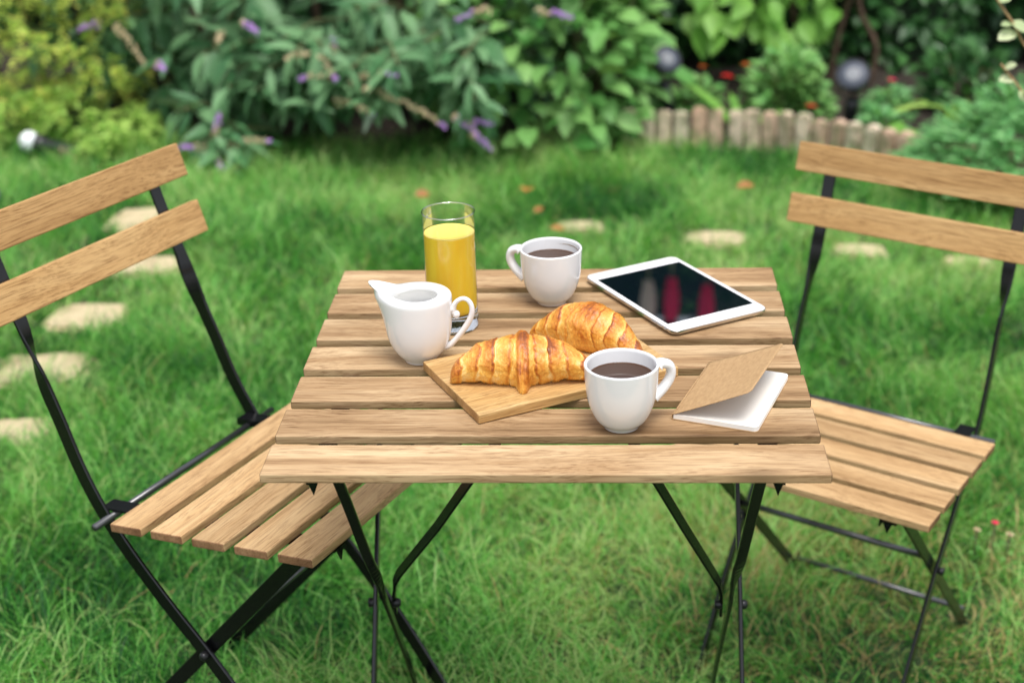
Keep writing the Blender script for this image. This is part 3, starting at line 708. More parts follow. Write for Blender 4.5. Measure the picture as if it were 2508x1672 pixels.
# lifted front cover, curved sheet
cv = []; cf = []; nu, nvv = 26, 20; rc = .005
for i in range(nu+1):
    u = W_*i/nu
    for j in range(nvv+1):
        v = j/nvv; lo = 0; hi = H_
        if u > W_-rc: dd = rc-math.sqrt(max(0, rc*rc-(u-(W_-rc))**2)); lo = dd; hi = H_-dd
        yy = lo+(hi-lo)*v
        ang0, ang1 = R(29-2.0*(yy/H_)), R(22.5-2.5*(yy/H_)); s = u/W_
        a = ang0+(ang1-ang0)*s*.5
        cv.append((u*math.cos(a), yy, .0058+u*math.sin(a)-.0018*math.sin(math.pi*s)))
for i in range(nu):
    for j in range(nvv): k = i*(nvv+1)+j; cf.append((k, k+nvv+1, k+nvv+2, k+1))
co = mesh_obj('front_cover', cv, cf, M_KRAFT, nb); md = co.modifiers.new('t', 'SOLIDIFY'); md.thickness = .0005
on_table(nb, .1270, -.1560, math.atan2(-.0302, .0836), dz=.0003)

# ------------------------------------------------------------------ plants
def leaf_shape(kind):
    """leaf along +X, normal +Z, unit length; returns verts, quads"""
    if kind == 'lance': ws = [(0, .015), (.12, .07), (.3, .135), (.5, .145), (.72, .105), (.9, .045), (1, .0)]; droop = .28
    elif kind == 'ovate': ws = [(0, .015), (.1, .14), (.28, .27), (.5, .29), (.7, .22), (.88, .10), (1, .0)]; droop = .18
    elif kind == 'round': ws = [(0, .02), (.12, .20), (.35, .36), (.6, .38), (.82, .26), (.95, .10), (1, .0)]; droop = .08
    elif kind == 'small': ws = [(0, .03), (.35, .24), (.75, .17), (1, 0)]; droop = .1
    elif kind == 'strap': ws = [(0, .05), (.3, .075), (.6, .09), (.85, .06), (1, 0)]; droop = .55
    V = []; F = []
    for t, w in ws:
        z = -droop*t*t; V += [(t, -w, z+w*.35), (t, 0, z), (t, w, z+w*.35)]
    n = len(ws)
    for i in range(n-1):
        a = 3*i; b = 3*(i+1)
        if i == n-2: F += [(a, b+1, a+1), (a+1, b+1, a+2)]
        else: F += [(a, b, b+1, a+1), (a+1, b+1, b+2, a+2)]
    V = V[:3*(n-1)]+[V[3*(n-1)+1]]
    F = [tuple((3*(n-1) if k == 3*(n-1)+1 else k) for k in f) for f in F]
    return np.array(V, float), F
def frame(pos, d, up, sc):
    d = Vector(d).normalized(); up = Vector(up); s = up.cross(d)
    if s.length < 1e-4: s = Vector((1, 0, 0)).cross(d)
    s.normalize(); n = d.cross(s)
    return Matrix(((d.x*sc, s.x*sc, n.x*sc, pos[0]), (d.y*sc, s.y*sc, n.y*sc, pos[1]), (d.z*sc, s.z*sc, n.z*sc, pos[2]), (0, 0, 0, 1)))
def joined(name, LV, LF, mats4, mat):
    T = np.array([np.array(m) for m in mats4]); n = len(T); V = np.einsum('nij,kj->nki', T[:, :3, :3], LV)+T[:, None, :3, 3]
    nv = len(LV); per = []; st = []; s = 0
    for f in LF: st.append(s); per += list(f); s += len(f)
    loops = (np.array(per)[None]+np.arange(n)[:, None]*nv).ravel(); starts = (np.array(st)[None]+np.arange(n)[:, None]*s).ravel()
    return fast_mesh(name, V.reshape(-1, 3), loops, starts, None, mat, np.repeat(rng.random(n), nv))
def foliage(root, kind, T, mat, nparts=0, name='leaf'):
    """the leaves that show largest as parts of their own, the rest as one part"""
    LV, LF = leaf_shape(kind); T = list(T)
    if nparts:
        sc = []
        for k, m in enumerate(T):
            q = m.translation-CAM_POS; z = q.dot(fw); a, b = q.dot(rr)/z, q.dot(uu)/z
            vis = abs(a) < .36 and -.24 < b < .245
            size = m.col[0].length/z
            sc.append((0 if vis else 1, z-3.0*size, k))
        sc.sort(); pick = {k for v, _, k in sc[:nparts] if v == 0}
        me = bpy.data.meshes.new(name); me.from_pydata([tuple(v) for v in LV], [], LF); me.materials.append(mat); me.polygons.foreach_set('use_smooth', [True]*len(me.polygons))
        for k in sorted(pick):
            o = bpy.data.objects.new(name, me); o.matrix_local = T[k]; link(o, root)
        T = [m for k, m in enumerate(T) if k not in pick]
    if T:
        o = bpy.data.objects.new('foliage', joined('foliage', LV, LF, T, mat)); link(o, root, kind='stuff')
def stems(root, paths, r, mat, name='stem'):
    V = []; F = []
    for p in paths:
        a, b = tube(p, r, 5); k = len(V); V += a; F += [tuple(i+k for i in f) for f in b]
    return mesh_obj(name, V, F, mat, root, kind='stuff' if len(paths) > 3 else None)

M_BUD = leafmat('butterfly_bush_leaf', (.050, .165, .060), (.19, .36, .17), under=(.17, .24, .16), trans=.12)
M_HYD = leafmat('bush_leaf', (.09, .30, .065), (.28, .52, .16), under=(.13, .22, .08), trans=.22)
M_DARK = leafmat('hedge_leaf', (.014, .065, .016), (.06, .17, .045), trans=.12, rough=.4)
M_BRIGHT = leafmat('bright_leaf', (.14, .36, .05), (.27, .52, .10), trans=.3)
M_GOLD = leafmat('golden_leaf', (.26, .46, .07), (.66, .66, .15), trans=.25)
M_LIME = leafmat('lime_leaf', (.20, .40, .06), (.42, .58, .14), trans=.25)
M_FEA = leafmat('feathery_leaf', (.10, .32, .10), (.25, .50, .20), trans=.25)
M_VAR = leafmat('variegated_leaf', (.40, .50, .25), (.66, .70, .45), trans=.2)
M_PINK = leafmat('fallen_leaf', (.22, .08, .03), (.42, .20, .05), trans=.1)
M_BARK = soil('bark', (.07, .04, .025), (.17, .11, .07), 60)
M_TWIG = plain('green_twig', (.12, .13, .05), rough=.7)
M_TAN = plain('spent_flower', (.66, .52, .32), rough=.9, bump=(300, .8, .004))
M_PURP = plain('purple_flower', (.58, .30, .78), rough=.8, bump=(300, .8, .004))
M_RED = plain('red_petal', (.62, .012, .012), rough=.6)
M_PETAL = plain('pink_petal', (.90, .02, .15), rough=.6)
M_WHITEP = plain('white_petal', (.85, .72, .67), rough=.6)
M_ORANGE = plain('orange_petal', (.70, .20, .03), rough=.6)

def rv(a=1.0): return Vector((random.gauss(0, a), random.gauss(0, a), random.gauss(0, a)))
def spike(root, p, d, L, r, tip_mat, tan_frac=.5):
    """a flower spike: many little florets round a curved stem"""
    d = Vector(d).normalized(); pts = [Vector(p)+d*L*t+Vector((0, 0, -.25*L*t*t)) for t in np.linspace(0, 1, 7)]
    for part, (t0, t1), mt in (('spent_flower_head', (0, tan_frac), M_TAN), ('flower_head', (tan_frac, 1), tip_mat)):
        if t1-t0 < .02: continue
        bm = bmesh.new(); n = int(34*(t1-t0)*L/.12)+7
        for k in range(n):
            t = t0+(t1-t0)*(k+.5)/n; q = pts[0].lerp(pts[0], 0); i = min(5, int(t*6)); q = pts[i].lerp(pts[i+1], t*6-i)
            off = rv(1); off -= d*off.dot(d); off.normalize(); rad = r*(1-.55*t)*(.5+.9*random.random())*(1.0 if mt is not M_TAN else .95)
            s = .0055*(1-.3*t)*random.uniform(.8, 1.3)
            c = q+off*rad; a = [bm.verts.new(c+Vector(v)*s) for v in ((1, 0, 0), (-.5, .87, 0), (-.5, -.87, 0), (0, 0, 1), (0, 0, -1))]
            for f in ((0, 1, 3), (1, 2, 3), (2, 0, 3), (1, 0, 4), (2, 1, 4), (0, 2, 4)): bm.faces.new([a[x] for x in f])
        bm_obj(part, bm, mt, root)

# butterfly bush
bud = empty('butterfly_bush', 'large grey green butterfly bush with purple and faded tan flower spikes hanging over the lawn', 'shrub', (0, 0, 0))
T = []; stp = []; 
def shoot(tipx, tipy, tipz, d, nl, ll, T, stp, L=.34):
    d = Vector(d).normalized(); tip = Vector((tipx, tipy, tipz)); base = tip-d*L+Vector((0, .04, -.05))
    stp.append([tuple(base), tuple(base.lerp(tip, .5)+Vector((0, 0, .03))), tuple(tip)])
    for k in range(nl):
        f = k/(nl-1) if nl > 1 else 1; q = base.lerp(tip, .30+.70*f)
        for s in (-1, 1):
            az = random.uniform(0, 6.28); side = d.cross(Vector((math.cos(az), math.sin(az), .6))).normalized()
            ld = (d*random.uniform(.35, .8)+side*s*random.uniform(.6, 1.0)+Vector((0, 0, -.28))).normalized()
            T.append(frame(q, ld, Vector((0, -.25, 1))+rv(.25), ll*random.uniform(.75, 1.15)*(1-.35*f**3)))
for k in range(115):
    x = random.uniform(-1.85, -.12); depth = random.random()**1.3
    top = .50+.18*math.sin(x*3+1)
    z = random.uniform(.10, .78)*(1 if x < -.35 else .9); y = 3.30+.16*abs(x+.9)+.75*depth-.18*z
    if z < .20 and -1.05 < x < -.30: z += .16
    if x < -1.45 and z < .28: z += .2; 
    shoot(x, y, z, (random.uniform(-.7, .7), -1, random.uniform(-.25, .5)), random.randint(4, 6), .175, T, stp)
for k in range(30):
    x = random.uniform(-1.15, -.28); shoot(x, random.uniform(3.12, 3.30), random.uniform(.20, .40), (random.uniform(-.6, .6), -1, random.uniform(-.3, .1)), 5, .165, T, stp, .30)
for (x, y, z, d) in ((-1.16, 3.03, .14, (.1, -1, -.2)), (-1.22, 3.05, .11, (-.9, -.8, -.15)), (-1.06, 3.03, .11, (.9, -.8, -.15)), (-1.13, 2.99, .06, (.1, -1, -.5)), (-1.30, 3.1, .2, (-.4, -1, .1)), (-.70, 3.2, .27, (.4, -1, -.1)), (-.60, 3.22, .24, (1, -.6, -.1)), (-.8, 3.2, .28, (-.4, -1, -.2)), (-.68, 3.15, .2, (-.1, -1, -.5)), (-.95, 3.2, .36, (0, -1, 0))):
    shoot(x, y, z, d, 6, .155, T, stp, .28)
foliage(bud, 'lance', T, M_BUD, 300)
stems(bud, stp, .004, M_TWIG, 'twigs')
for k in range(9):
    x = -1.7+k*.18; V, F = tube([(x*.6-.4, 4.1, -.05), (x*.85-.15, 3.95, .35), (x, 3.8+.1*(k % 2), .9)], [.018, .013, .006], 8); mesh_obj('branch', V, F, M_BARK, bud)
SP = [((-.745, 3.17, .275), (.9, -.4, .45), .20, M_PURP, .75), ((-.80, 3.18, .29), (-.7, -.4, .25), .12, M_PURP, .8), ((-.66, 3.16, .24), (1, -.35, -.15), .24, M_PURP, .92), ((-.80, 3.17, .21), (.9, -.5, .1), .16, M_PURP, .9), ((-.70, 3.17, .24), (.2, -.6, .4), .12, M_TAN, .9),
      ((-1.17, 3.05, .125), (.25, -.3, 1), .13, M_PURP, .35), ((-1.13, 3.05, .10), (1, -.3, .45), .17, M_PURP, .9), ((-1.20, 3.05, .09), (-.8, -.5, .5), .10, M_PURP, .5), ((-1.17, 3.03, .07), (.4, -.8, .0), .09, M_PURP, .4),
      ((-.42, 3.18, .15), (.8, -.5, -.15), .10, M_PURP, .15), ((-.38, 3.18, .13), (.9, -.3, .3), .10, M_PURP, .3), ((-.36, 3.17, .10), (.7, -.6, -.2), .09, M_PURP, .2),
      ((-1.52, 3.28, .44), (.6, -.6, -.3), .17, M_TAN, .9), ((-1.57, 3.28, .45), (-.5, -.5, .1), .08, M_PURP, .1), ((-1.17, 3.25, .42), (.1, -.6, .1), .10, M_TAN, .9), ((-1.38, 3.22, .33), (.4, -.6, .1), .08, M_PURP, .2), ((-1.08, 3.2, .46), (.5, -.5, 0), .08, M_PURP, .1),
      ((-.88, 3.2, .36), (-.3, -.6, .2), .12, M_TAN, .9), ((-.80, 3.2, .37), (.2, -.5, .8), .08, M_PURP, .3), ((-.84, 3.17, .36), (.6, -.6, -.4), .10, M_PURP, .8), ((-.15, 3.3, .46), (.9, -.5, .2), .14, M_PURP, .4), ((-1.66, 3.02, .10), (.9, -.5, -.3), .13, M_PURP, .75), ((-.30, 3.3, .47), (-.7, -.5, .1), .13, M_PURP, .5)]
for a in SP: spike(bud, a[0], a[1], a[2], .0115, a[3], a[4])

# leafy green bush in the middle
hyd = empty('leafy_bush', 'light green broad leaved bush between the butterfly bush and the brick edging', 'shrub')
T = []
for k in range(1050):
    a = random.uniform(0, 2*math.pi); el = math.asin(random.uniform(-.15, 1)); rad = random.uniform(.72, 1.02)
    cx = Vector((-.17, 3.88, .10)); q = cx+Vector((math.cos(a)*math.cos(el)*.43, math.sin(a)*math.cos(el)*.50, math.sin(el)*.62))*rad
    q += rv(.02)
    if q.z < .0: q.z = random.uniform(.02, .08)
    out = (q-cx); out.z *= .4; ld = (out.normalized()+rv(.45)+Vector((0, 0, -.15))).normalized()
    T.append(frame(q, ld, Vector((0, -.35, 1))+rv(.3), random.uniform(.07, .125)))
foliage(hyd, 'ovate', T, M_HYD, 300)
for k in range(8):
    a = k*.8; V, F = tube([(-.03+.05*math.cos(a), 3.88+.05*math.sin(a), -.05), (-.03+.2*math.cos(a), 3.88+.2*math.sin(a), .3), (-.03+.33*math.cos(a), 3.88+.3*math.sin(a), .58)], [.010, .008, .004], 6); mesh_obj('stem', V, F, M_TWIG, hyd)

# golden shrub, upper left
gold = empty('golden_shrub', 'feathery yellow green shrub at the upper left edge', 'shrub')
T = []
for k in range(520):
    x = random.uniform(-2.5, -1.52); z = random.uniform(.05, .75); y = 3.15+random.random()*.7+.25*max(0, x+1.9)-.1*z
    if z < .14 and x > -1.9: continue
    d = Vector((random.uniform(-.4, .9), -1, random.uniform(-.45, .25))).normalized(); b = Vector((x, y, z))
    L = random.uniform(.09, .16)
    for i in range(15):
        t = i/14; q = b+d*L*t+Vector((0, 0, -.05*t*t)); s = d.cross(Vector((0, 0, 1))).normalized()*(1 if i % 2 else -1)
        T.append(frame(q, d*.8+s*.8+rv(.2), Vector((0, -.2, 1))+rv(.2), random.uniform(.022, .038)*(1.15-.6*t)))
foliage(gold, 'small', T, M_GOLD, 0)
for k in range(5): V, F = tube([(-2.3+.15*k, 3.9, -.02), (-2.3+.17*k, 3.7, .3), (-2.3+.19*k, 3.5, .6)], [.014, .010, .004], 6); mesh_obj('stem', V, F, M_BARK, gold)
lime = empty('lime_ground_shrub', 'low lime green spreading shrub beside the fallen garden light at the left edge', 'shrub')
T = []
for k in range(330):
    x = random.uniform(-2.25, -1.42); y = random.uniform(2.95, 3.35)+.10*(x+1.9); z = float(gz(x, y))+random.uniform(.02, .20)*(1 if x < -1.6 else .6)
    d = Vector((random.uniform(-.6, 1), -1, random.uniform(-.2, .25))).normalized(); b = Vector((x, y, z)); L = random.uniform(.07, .13)
    if -1.86 < x < -1.58 and y < 3.12: continue
    for i in range(12):
        t = i/11; q = b+d*L*t+Vector((0, 0, -.04*t*t)); s = d.cross(Vector((0, 0, 1))).normalized()*(1 if i % 2 else -1)
        T.append(frame(q, d*.8+s*.8+rv(.2), Vector((0, -.2, 1))+rv(.2), random.uniform(.022, .036)*(1.15-.6*t)))
foliage(lime, 'small', T, M_LIME, 0)

# dark hedge along the back of the garden
def hedge(name, label, x0, x1, y0, y1, h, nleaf, seed, mat, scale=(.055, .10), wob=.25, parts=0):
    root = empty(name, label, 'hedge'); rs = random.Random(seed); T = []
    for k in range(nleaf):
        x = rs.uniform(x0, x1); z = rs.uniform(0, 1)**.8*h; fy = y0+wob*float(vnoise(x, z, 2.2, seed))+wob*.5*float(vnoise(x, z, 6, seed+1))
        y = fy+abs(rs.gauss(0, .10))
        if rs.random() < .12: z = h+rs.uniform(-.1, .12); y = rs.uniform(y0, y1)
        d = Vector((rs.gauss(0, .6), -1+rs.gauss(0, .4), rs.gauss(-.25, .5)))
        T.append(frame((x, y, z+float(gz(x, y))), d, Vector((rs.gauss(0, .3), -.3, 1)), rs.uniform(*scale)))
    foliage(root, 'ovate', T, mat, parts)
    # solid lumpy core, its dark colour stands in for shade behind the leaves
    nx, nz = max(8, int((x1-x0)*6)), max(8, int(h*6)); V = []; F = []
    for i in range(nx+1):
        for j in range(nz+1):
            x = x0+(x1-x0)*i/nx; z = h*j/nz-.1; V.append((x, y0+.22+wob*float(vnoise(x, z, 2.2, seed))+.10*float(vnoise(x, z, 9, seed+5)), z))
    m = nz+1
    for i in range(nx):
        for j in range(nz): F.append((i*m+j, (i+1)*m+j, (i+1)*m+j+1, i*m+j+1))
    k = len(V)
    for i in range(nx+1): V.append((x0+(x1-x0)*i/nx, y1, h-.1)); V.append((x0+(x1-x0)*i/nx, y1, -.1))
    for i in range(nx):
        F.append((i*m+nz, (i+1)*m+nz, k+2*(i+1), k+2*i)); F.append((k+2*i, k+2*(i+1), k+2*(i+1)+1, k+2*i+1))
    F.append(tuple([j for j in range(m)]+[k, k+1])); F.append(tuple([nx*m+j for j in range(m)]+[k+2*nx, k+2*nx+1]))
    mesh_obj('shade_core', V, F, M_INNER, root, smooth=False)
    return root
M_INNER = soil('hedge_inner_shade', (.010, .028, .012), (.03, .06, .024), 20)  # dark green painted in as the shade inside the hedges
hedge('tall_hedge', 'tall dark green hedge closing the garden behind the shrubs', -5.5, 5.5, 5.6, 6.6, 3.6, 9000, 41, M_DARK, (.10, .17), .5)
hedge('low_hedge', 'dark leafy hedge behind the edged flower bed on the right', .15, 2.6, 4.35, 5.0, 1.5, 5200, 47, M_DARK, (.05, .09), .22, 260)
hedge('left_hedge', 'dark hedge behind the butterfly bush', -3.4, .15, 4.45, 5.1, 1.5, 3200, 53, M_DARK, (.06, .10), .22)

# large bright leaved shrub hanging in from the top, right of centre
br = empty('bright_leaved_shrub', 'shrub with large bright green leaves hanging over the flower bed at the top', 'shrub')
T = []
for k in range(150):
    x = random.uniform(.38, 1.02); z = random.uniform(.20, .75)+.12*abs(x-.68); y = 4.15+random.uniform(-.1, .25)
    T.append(frame((x, y, z), (random.uniform(-.5, .5), -.7, random.uniform(-1.0, -.2)), Vector((0, -1, .7))+rv(.25), random.uniform(.09, .135)))
for k in range(10):
    T.append(frame((.72+random.uniform(-.03, .03), 4.05, .24-.02*k*.5), (random.uniform(-.3, .3), -.6, -1), Vector((0, -1, .6)), .11))
foliage(br, 'ovate', T, M_BRIGHT, 160)
for (x, y, tx, ty) in ((.93, 4.22, 1.05, 4.2), (.84, 4.25, .82, 4.25), (1.10, 4.3, 1.04, 4.3)):
    V, F = tube(smooth_path([(x, y, -.05), (x+.02, y, .12), (x+.055*(1 if tx > x else -1), y+.01, .28), (tx, ty, .55), (tx+.02, ty, .9)], 4), .011, 8); mesh_obj('stem', V, F, M_BARK, br)

# round leafy plant in the bed
def dome_plant(name, label, cx, cy, rad, h, n, kind, mat, sz, parts, cat='plant', z0=None):
    root = empty(name, label, cat); T = []; z0 = float(gz(cx, cy))+.02 if z0 is None else z0
    for k in range(n):
        a = random.uniform(0, 6.283); el = math.asin(random.uniform(0, 1)); rr_ = random.uniform(.55, 1.05)
        o = Vector((math.cos(a)*math.cos(el)*rad, math.sin(a)*math.cos(el)*rad, math.sin(el)*h))*rr_
        d = (Vector((o.x, o.y, o.z*.5)).normalized()+rv(.4)).normalized()
        T.append(frame(Vector((cx, cy, z0))+o, d, Vector((0, -.3, 1))+rv(.3), random.uniform(*sz)))
    foliage(root, kind, T, mat, parts)
    stems(root, [[(cx, cy, z0-.05), (cx+rad*.4*math.cos(k), cy+rad*.4*math.sin(k), z0+h*.5), (cx+rad*.7*math.cos(k), cy+rad*.7*math.sin(k), z0+h*.8)] for k in range(6)], .0035, M_TWIG, 'stems')
    return root
dome_plant('round_leafy_plant', 'compact round green plant in the bed between the two garden lights', .735, 3.86, .15, .25, 520, 'ovate', M_HYD, (.035, .06), 200)
dome_plant('low_green_plant', 'low green plant at the left end of the brick edging', .40, 3.98, .10, .12, 160, 'ovate', M_HYD, (.03, .05), 60)
dome_plant('rose_plant', 'small pink flowered plant right of the second garden light', 1.09, 3.80, .10, .13, 170, 'ovate', M_FEA, (.03, .045), 60)
dome_plant('dark_bed_plant', 'dark leafy plant at the right end of the flower bed', 1.36, 3.85, .16, .26, 300, 'ovate', M_DARK, (.04, .07), 100)
dome_plant('bluish_bed_plant', 'small grey green plant in front of the second garden light', 1.02, 3.60, .06, .09, 60, 'round', M_FEA, (.04, .06), 40)
# feathery plant hanging over the right end of the edging
fe = empty('feathery_plant', 'soft feathery pale green plant at the right edge beside the brick edging', 'plant')
T = []
for k in range(620):
    a = random.uniform(0, 6.283); rr_ = random.random()**.5; cx, cy = 1.38, 3.02
    x = cx+math.cos(a)*.34*rr_; y = cy+math.sin(a)*.30*rr_; z = -.02+.27*(1-rr_**2)*random.uniform(.5, 1)+.04*random.random()
    d = Vector((math.cos(a)*rr_, math.sin(a)*rr_-.4, random.uniform(-.2, .5))).normalized(); L = random.uniform(.06, .10)
    for i in range(9):
        t = i/8; q = Vector((x, y, z))+d*L*t; s = d.cross(Vector((0, 0, 1))).normalized()*(1 if i % 2 else -1)
        T.append(frame(q, d*.7+s*.7, Vector((0, -.2, 1))+rv(.2), random.uniform(.024, .040)*(1.2-.6*t)))
foliage(fe, 'small', T, M_FEA, 0)
# single big leaves in the bed
def blade_leaf(label, p, d, L, mat, kind='strap', name='broad_leaf_plant'):
    root = empty(name, label, 'plant'); foliage(root, kind, [frame(p, d, (0, -.3, 1), L), frame(p, (-d[0]+.3, d[1]*.5, d[2]), (0, -.3, 1), L*.7), frame((p[0]+.01, p[1]+.02, p[2]), (d[0]*.3, .5, d[2]), (0, -.3, 1), L*.8)], mat, 3)
    return root
blade_leaf('arching pale green strap leaves rising behind the brick edging, left of the red flower', (.535, 3.56, -.04), (-.35, -.1, 1), .24, M_BRIGHT)
blade_leaf('pale pointed leaves lying over the soil near the right end of the edging', (1.02, 3.38, .0), (.9, -.3, .35), .13, M_BRIGHT, 'ovate')
blade_leaf('bright lime green upright leaf left of the feathery plant', (1.23, 3.35, .0), (.1, -.1, 1), .15, M_LIME, 'round')
blade_leaf('long horizontal pale leaf behind the lime leaf', (1.18, 3.62, .06), (-1, -.1, .1), .16, M_LIME, 'strap')

# flowers in the bed
def blossom(label, p, mat, r=.022, name='bed_flower', cat='flower', stem=True, group=None, ls=.05):
    root = empty(name, label, cat, group=group); bm = bmesh.new()
    for k in range(14):
        a = 2.4*k; e = .2+.09*k; s = r*(1-.045*k)
        d = Vector((math.cos(a)*math.cos(e), math.sin(a)*math.cos(e), math.sin(e))); u = d.cross(Vector((0, 0, 1))).normalized()
        vs = [bm.verts.new(Vector(p)+x) for x in (Vector((0, 0, 0)), d*s*.6-u*s*.5, d*s+Vector((0, 0, -.2*s)), d*s*.6+u*s*.5)]; bm.faces.new(vs)
    bm_obj('petals', bm, mat, root)
    if stem:
        g0 = float(gz(p[0], p[1])); V, F = tube([(p[0]+.01, p[1]+.01, g0), (p[0], p[1]+.005, (p[2]+g0)/2), tuple(p)], .0022, 6); mesh_obj('stem', V, F, M_TWIG, root)
        foliage(root, 'ovate', [frame((p[0], p[1], g0+(p[2]-g0)*f), (math.cos(a), math.sin(a), .2), (0, 0, 1), ls) for f, a in ((.3, 1), (.45, 3.6), (.6, 5.2), (.75, 2.4))], M_HYD, 4)
    return root
blossom('bright red flower left of the round leafy plant', (.500, 3.72, .145), M_RED, .027)
blossom('orange red flower above and behind the bright red one', (.578, 3.86, .155), M_ORANGE, .020)
blossom('red flower just above the brick edging in front of the round plant', (.785, 3.62, .060), M_RED, .024)
blossom('pink flower right of the second garden light', (1.075, 3.72, .125), M_PETAL, .018)
blossom('faint orange bloom beside the first garden light', (.43, 3.95, .13), M_ORANGE, .016)
# tall flower stalks in front of the hedge: they show as blurred blooms mirrored in the tablet screen
for lab, p, mt in (('tall white flower stalk in front of the hedge', (.288, 5.25, 2.94), M_WHITEP), ('tall crimson flower stalk beside the white one', (.401, 5.25, 2.93), M_PETAL), ('tall crimson flower stalk standing apart on the right', (.572, 5.25, 2.965), M_PETAL)):
    root = empty('flower_stalk', lab, 'flower'); bm = bmesh.new(); px, py, pz = p
    for k in range(200):
        t = random.random(); a = random.uniform(0, 6.28); rad = .034*math.sin(math.pi*(.06+.88*t))**.8
        c = Vector((px+math.cos(a)*rad*.8, py+math.sin(a)*rad*.8, pz-.10+.20*t)); s = .024
        u = Vector((-math.sin(a), math.cos(a), 0)); w = Vector((math.cos(a)*.4, math.sin(a)*.4, 1)).normalized()
        bm.faces.new([bm.verts.new(c+x) for x in (-u*s-w*s*.4, u*s-w*s*.4, u*s*.8+w*s, -u*s*.8+w*s)])
    bm_obj('petals', bm, mt, root); V, F = tube([(px+.03, py+.02, -.05), (px+.01, py, 1.0), (px, py, pz+.08)], [.012, .009, .004], 6); mesh_obj('stem', V, F, M_TWIG, root)
    foliage(root, 'ovate', [frame((px+.02, py, .3+.11*i), (math.cos(2.4*i), math.sin(2.4*i)-.3, .1), (0, 0, 1), .13) for i in range(15)], M_DARK, 0)

# brick edging
ed = empty('flower_bed_edging', 'curved row of upright rounded clay tiles edging the flower bed', 'edging')
pts = [Vector((a, b, 0)) for a, b in BED[4:15]]
seg = [(pts[i+1]-pts[i]).length for i in range(len(pts)-1)]; tot = sum(seg); s = .46; step = .0585
def tile_mesh():
    bm = bmesh.new(); w, th, h = .050, .045, .17; n = 8
    top = [(w/2*math.cos(math.pi*k/n), h-w*.22+w*.22*math.sin(math.pi*k/n)) for k in range(n+1)]; pr = [(-w/2, 0), (w/2, 0)]+top
    a = [bm.verts.new((x, -th/2, z)) for x, z in pr]; b = [bm.verts.new((x, th/2, z)) for x, z in pr]
    bm.faces.new(a); bm.faces.new(b[::-1]); m = len(pr)
    for k in range(m): bm.faces.new((a[k], b[k], b[(k+1) % m], a[(k+1) % m]))
    bmesh.ops.recalc_face_normals(bm, faces=bm.faces)
    es = [e for e in bm.edges if abs(e.verts[0].co.y-e.verts[1].co.y) < 1e-6]; bmesh.ops.bevel(bm, geom=es, offset=.008, segments=2, affect='EDGES')
    me = bpy.data.meshes.new('tile'); bm.to_mesh(me); bm.free(); me.materials.append(M_EDGE); return me
tmsh = tile_mesh()
while s < tot:
    acc = 0
    for i, L in enumerate(seg):
        if acc+L >= s: break
        acc += L
    p = pts[i].lerp(pts[i+1], (s-acc)/seg[i]); d = pts[i+1]-pts[i]; a = math.atan2(d.y, d.x)
    o = bpy.data.objects.new('tile', tmsh); o.location = (p.x, p.y-.02, float(gz(p.x, p.y))-.034+random.uniform(-.008, .008)); o.rotation_euler = (random.uniform(-.06, .06), random.uniform(-.04, .04), a+random.uniform(-.12, .12)); link(o, ed)
    s += step*random.uniform(.95, 1.12)

# garden spotlights
M_LENS = plain('light_lens', (.055, .065, .09), rough=.5); M_LENSC = plain('light_reflector', (.20, .21, .23), rough=.5); M_BLKP = plain('black_plastic', (.012, .013, .015), rough=.35)
def spotlight(label, head, d, base, r=.060):
    root = empty('garden_spotlight', label, 'garden light', group='black garden spotlights'); d = Vector(d).normalized(); q = d.to_track_quat('Z', 'Y').to_matrix().to_4x4()
    V, F = lathe([(0, -.085), (r*.55, -.080), (r*.72, -.055), (r*.92, -.02), (r, 0), (r, .012), (r*.93, .012), (r*.90, .004), (0, .004)], 32)
    Mx = Matrix.Translation(head) @ q; me = mesh_obj('housing', [Mx @ Vector(v) for v in V], F, M_BLKP, root)
    V, F = lathe([(r*.91, .0045), (r*.85, .0105), (r*.55, .014), (r*.42, .0145)], 32); ln = mesh_obj('lens', [Mx @ Vector(v) for v in V], F, M_LENS, root)
    V, F = lathe([(r*.42, .0145), (r*.2, .0155), (0, .016)], 24); mesh_obj('reflector', [Mx @ Vector(v) for v in V], F, M_LENSC, ln)
    hd = Vector(head)-d*.05; bs = Vector(base)
    for sg in (-1, 1):
        sx = d.cross(Vector((0, 0, 1))).normalized()*sg*r*.85; V, F = ribbon([hd+sx, hd+sx*.9-Vector((0, 0, .05)), hd*1.0-Vector((0, 0, .075))], [(0, 1, 0)]*3, .02, .004); mesh_obj('bracket', V, F, M_BLKP, root, smooth=False)
    V, F = tube([tuple(hd-Vector((0, 0, .06))), tuple(bs.lerp(hd, .4)), tuple(bs), tuple(bs-Vector((0, 0, .08)))], [.022, .026, .014, .003], 10); mesh_obj('stake', V, F, M_BLKP, root)
    return root
spotlight('black garden spotlight behind the left end of the brick edging, beside the leafy bush', (.292, 3.75, .202), (.25, -.75, .50), (.31, 3.80, -.03), .050)
spotlight('black garden spotlight with pale round lens, right of the round plant', (.924, 3.62, .168), (-.22, -.72, .62), (.93, 3.68, -.03), .058)
